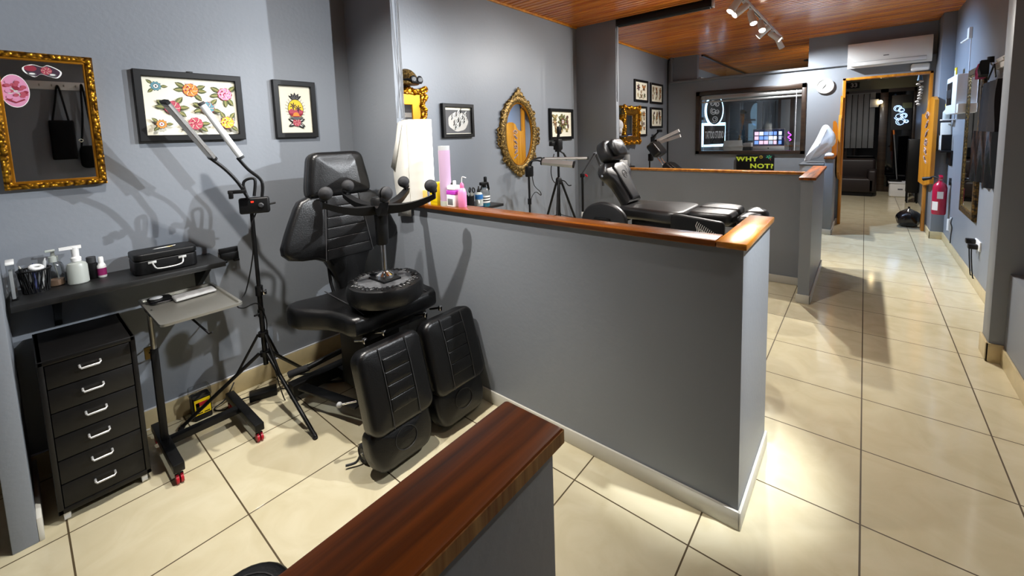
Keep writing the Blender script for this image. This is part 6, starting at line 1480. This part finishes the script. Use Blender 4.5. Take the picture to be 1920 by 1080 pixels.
MB('white').cushion(rrect(.40, 10.10, .72, 10.40, .04), .29, axes((0, 0, 0), (1, 0, 0), (0, 1, 0), (0, 0, 1)), .02, 0, 2).m('grey').box((.54, 10.098, .15), (.62, 10.1005, .18), .001).build('tub', t); MB('whitew').cushion(rrect(.385, 10.085, .735, 10.415, .045), .035, axes((0, 0, .285), (1, 0, 0), (0, 1, 0), (0, 0, 1)), .010, .004, 2).build('lid', t)
tag(draped(MB('poly'), 10.12, 10.34, .335, .362, .60, .2, 44, 10, 3).build('plastic_sheet', org=(.5, 10.2, .322)), 'crumpled dark plastic on the lid of the white tub', 'plastic sheet')
t = thing('trash_bag', 'shiny black rubbish bag against the right door jamb', 'bag', (.50, 6.66, 0))
mb = MB('poly'); rs = random.Random(30); vs = []; n, m_ = 26, 12
for j in range(m_ + 1):
    f = j / m_; r0 = (.135 * math.sin(PI * min(1, .12 + f * .98)) ** .6) * (1 if f < .75 else 1 - (f - .75) * 2.6) + .012
    for i in range(n):
        a_ = 2 * PI * i / n; r_ = r0 * (1 + .10 * math.sin(a_ * 5 + f * 4) + .06 * math.sin(a_ * 9 - f * 7)); vs.append((.515 + r_ * math.cos(a_), 6.68 + r_ * math.sin(a_), .004 + .30 * f))
mb.add(vs, [(j * n + i, j * n + (i + 1) % n, (j + 1) * n + (i + 1) % n, (j + 1) * n + i) for j in range(m_) for i in range(n)] + [tuple(range(n)), tuple(range(m_ * n, m_ * n + n))]); mb.build('bag', t)
t = thing('floor_heater', 'dark spindly stand beside the white tub in the front shop', 'stand', (.70, 9.35, 0))
MB('black').box((.62, 9.25, .20), (.80, 9.50, 1.25), .01).build('body', t)
for xx in (.64, .78):
    for yy in (9.27, 9.48): MB('black').cyl((xx, yy, .0), (xx, yy, .21), .012, n=8).build('leg', t)
t = thing('broom', 'broom with an orange handle tip leaning by the glass door', 'broom', (.50, 10.55, 0))
MB('grey').cyl((.56, 10.58, .12), (.46, 10.80, 1.32), .012, n=10).m(P('orange_grip', '#d8721a', .5)).cyl((.46, 10.80, 1.32), (.452, 10.82, 1.42), .016, n=10).build('handle', t); MB('dgrey').box((.42, 10.54, 0), (.70, 10.62, .13), .01).build('head', t)
t = thing('neon_sign', 'blue-white neon script sign on the glass street door', 'neon sign', (.56, YS, 1.5))
MB('dgrey').box((.40, YS - .03, 1.42), (.74, YS - .02, 2.20), .003).build('backing_panel', t)
mb = MB(P('blue_neon', '#cfe4ff', .4, emit='#9cc4ff', es=1.6))
for k, (cu, cv, r_) in enumerate(((.50, 1.90, .075), (.57, 1.86, .06), (.53, 1.72, .08), (.61, 1.74, .06), (.56, 1.60, .09), (.66, 1.61, .04))):
    mb.tube([(cu + r_ * math.cos(x * .6 + k * 1.7) * (1 - x / 30), YS - .045, cv + r_ * math.sin(x * .6 + k * 1.7) * (1 - x / 30)) for x in range(18)], .0065, 6)
mb.build('tube', t); MB(P('pale_decal', '#6f7a60', .6)).box((.58, YS - .037, 1.90), (.74, YS - .031, 2.02), .002).build('decal', t)
t = thing('wall_lamp', 'glowing warm lamp high in the front shop', 'lamp', (.14, 10.7, 2.0))
MB(P('warm_bulb', '#fff0d0', .5, emit='#ffe0a8', es=14)).sph((.20, 10.70, 2.06), .04, 12, 8).build('bulb', t); MB('lgrey').box((.02, 10.72, 1.95), (.17, 10.76, 2.13), .004).m('dgrey').box((.02, 10.73, 2.08), (.22, YS + .01, 2.10)).build('bracket', t)
t = thing('number_plate', 'small black plate with white numerals high at the left of the shop front', 'sign', (-.38, YS - .03, 2.40))
MB('black').box((-.44, YS - .04, 2.42), (-.18, YS - .022, 2.56), .003).build('plate', t); MB('paperw').text('33', .13, axes((-.28, YS - .0405, 2.49), (1, 0, 0), (0, 0, 1), (0, -1, 0)), 1.0, 0, .003).build('numerals', t)
t = thing('hanging_ornament', 'string of white shapes hanging inside the doorway at the right', 'ornament', (.60, 7.4, 1.9))
mb = MB('whitew'); rs = random.Random(41)
for k in range(9): mb.sph((.60 + rs.uniform(-.03, .03), 7.4 + rs.uniform(-.03, .03), 1.86 + .045 * k), .022, 8, 6, (1.2, 1, .8))
mb.cyl((.60, 7.4, 2.2), (.60, 7.4, H - .001), .002, n=6); mb.build('string', t); MB(P('blue_card', '#6f9cc8', .5)).cyl((.60, 7.4, 2.24), (.60, 7.4, 2.44), .035, .004, n=10).build('cone', t)

t = thing('pendant_lamp', 'dark disc pendant with white globes near the ceiling past the far wall', 'lamp', (-.80, 8.0, H))
MB('black').cyl((-.80, 8.0, H - .12), (-.80, 8.0, H), .012, n=8).lathe([(.02, 2.80), (.20, 2.825), (.205, 2.835), (.03, 2.85)], (-.80, 8.0, 0), n=28).build('disc', t)
for k, (dx, dz) in enumerate(((.10, -.02), (.13, -.09), (.07, -.12))): MB('white').sph((-.80 + dx, 7.93, 2.78 + dz), .045, 12, 8).build('globe', t)
MB('dgrey').tube([(-.70, 7.93, 2.82), (-.68, 7.93, 2.70), (-.73, 7.93, 2.60)], .008, 6).build('arm', t)
tag(MB('black').tube([(-2.93, YF - .012, H - .02), (-3.0, YF - .012, H - .03), (XL + .018, YF - .02, H - .10), (XL + .018, YF - .02, 2.45), (XL + .018, YF - .02, 1.6), (XL + .018, YF - .02, .13)], .010, 7, smooth=3).build('conduit', org=(XL + .018, YF - .02, .13)), 'thin black conduit running down the far left corner', 'conduit')

t = thing('wooden_board', 'short amber board standing on the far post cap behind the pillow', 'board', (-.40, 6.10, 1.118))
MB('doorwood').prism([(-.425, 6.09, 1.119), (-.362, 6.09, 1.119), (-.358, 6.09, 1.50), (-.372, 6.09, 1.60), (-.395, 6.09, 1.64), (-.42, 6.09, 1.63)], (0, .03, 0)).build('board', t)
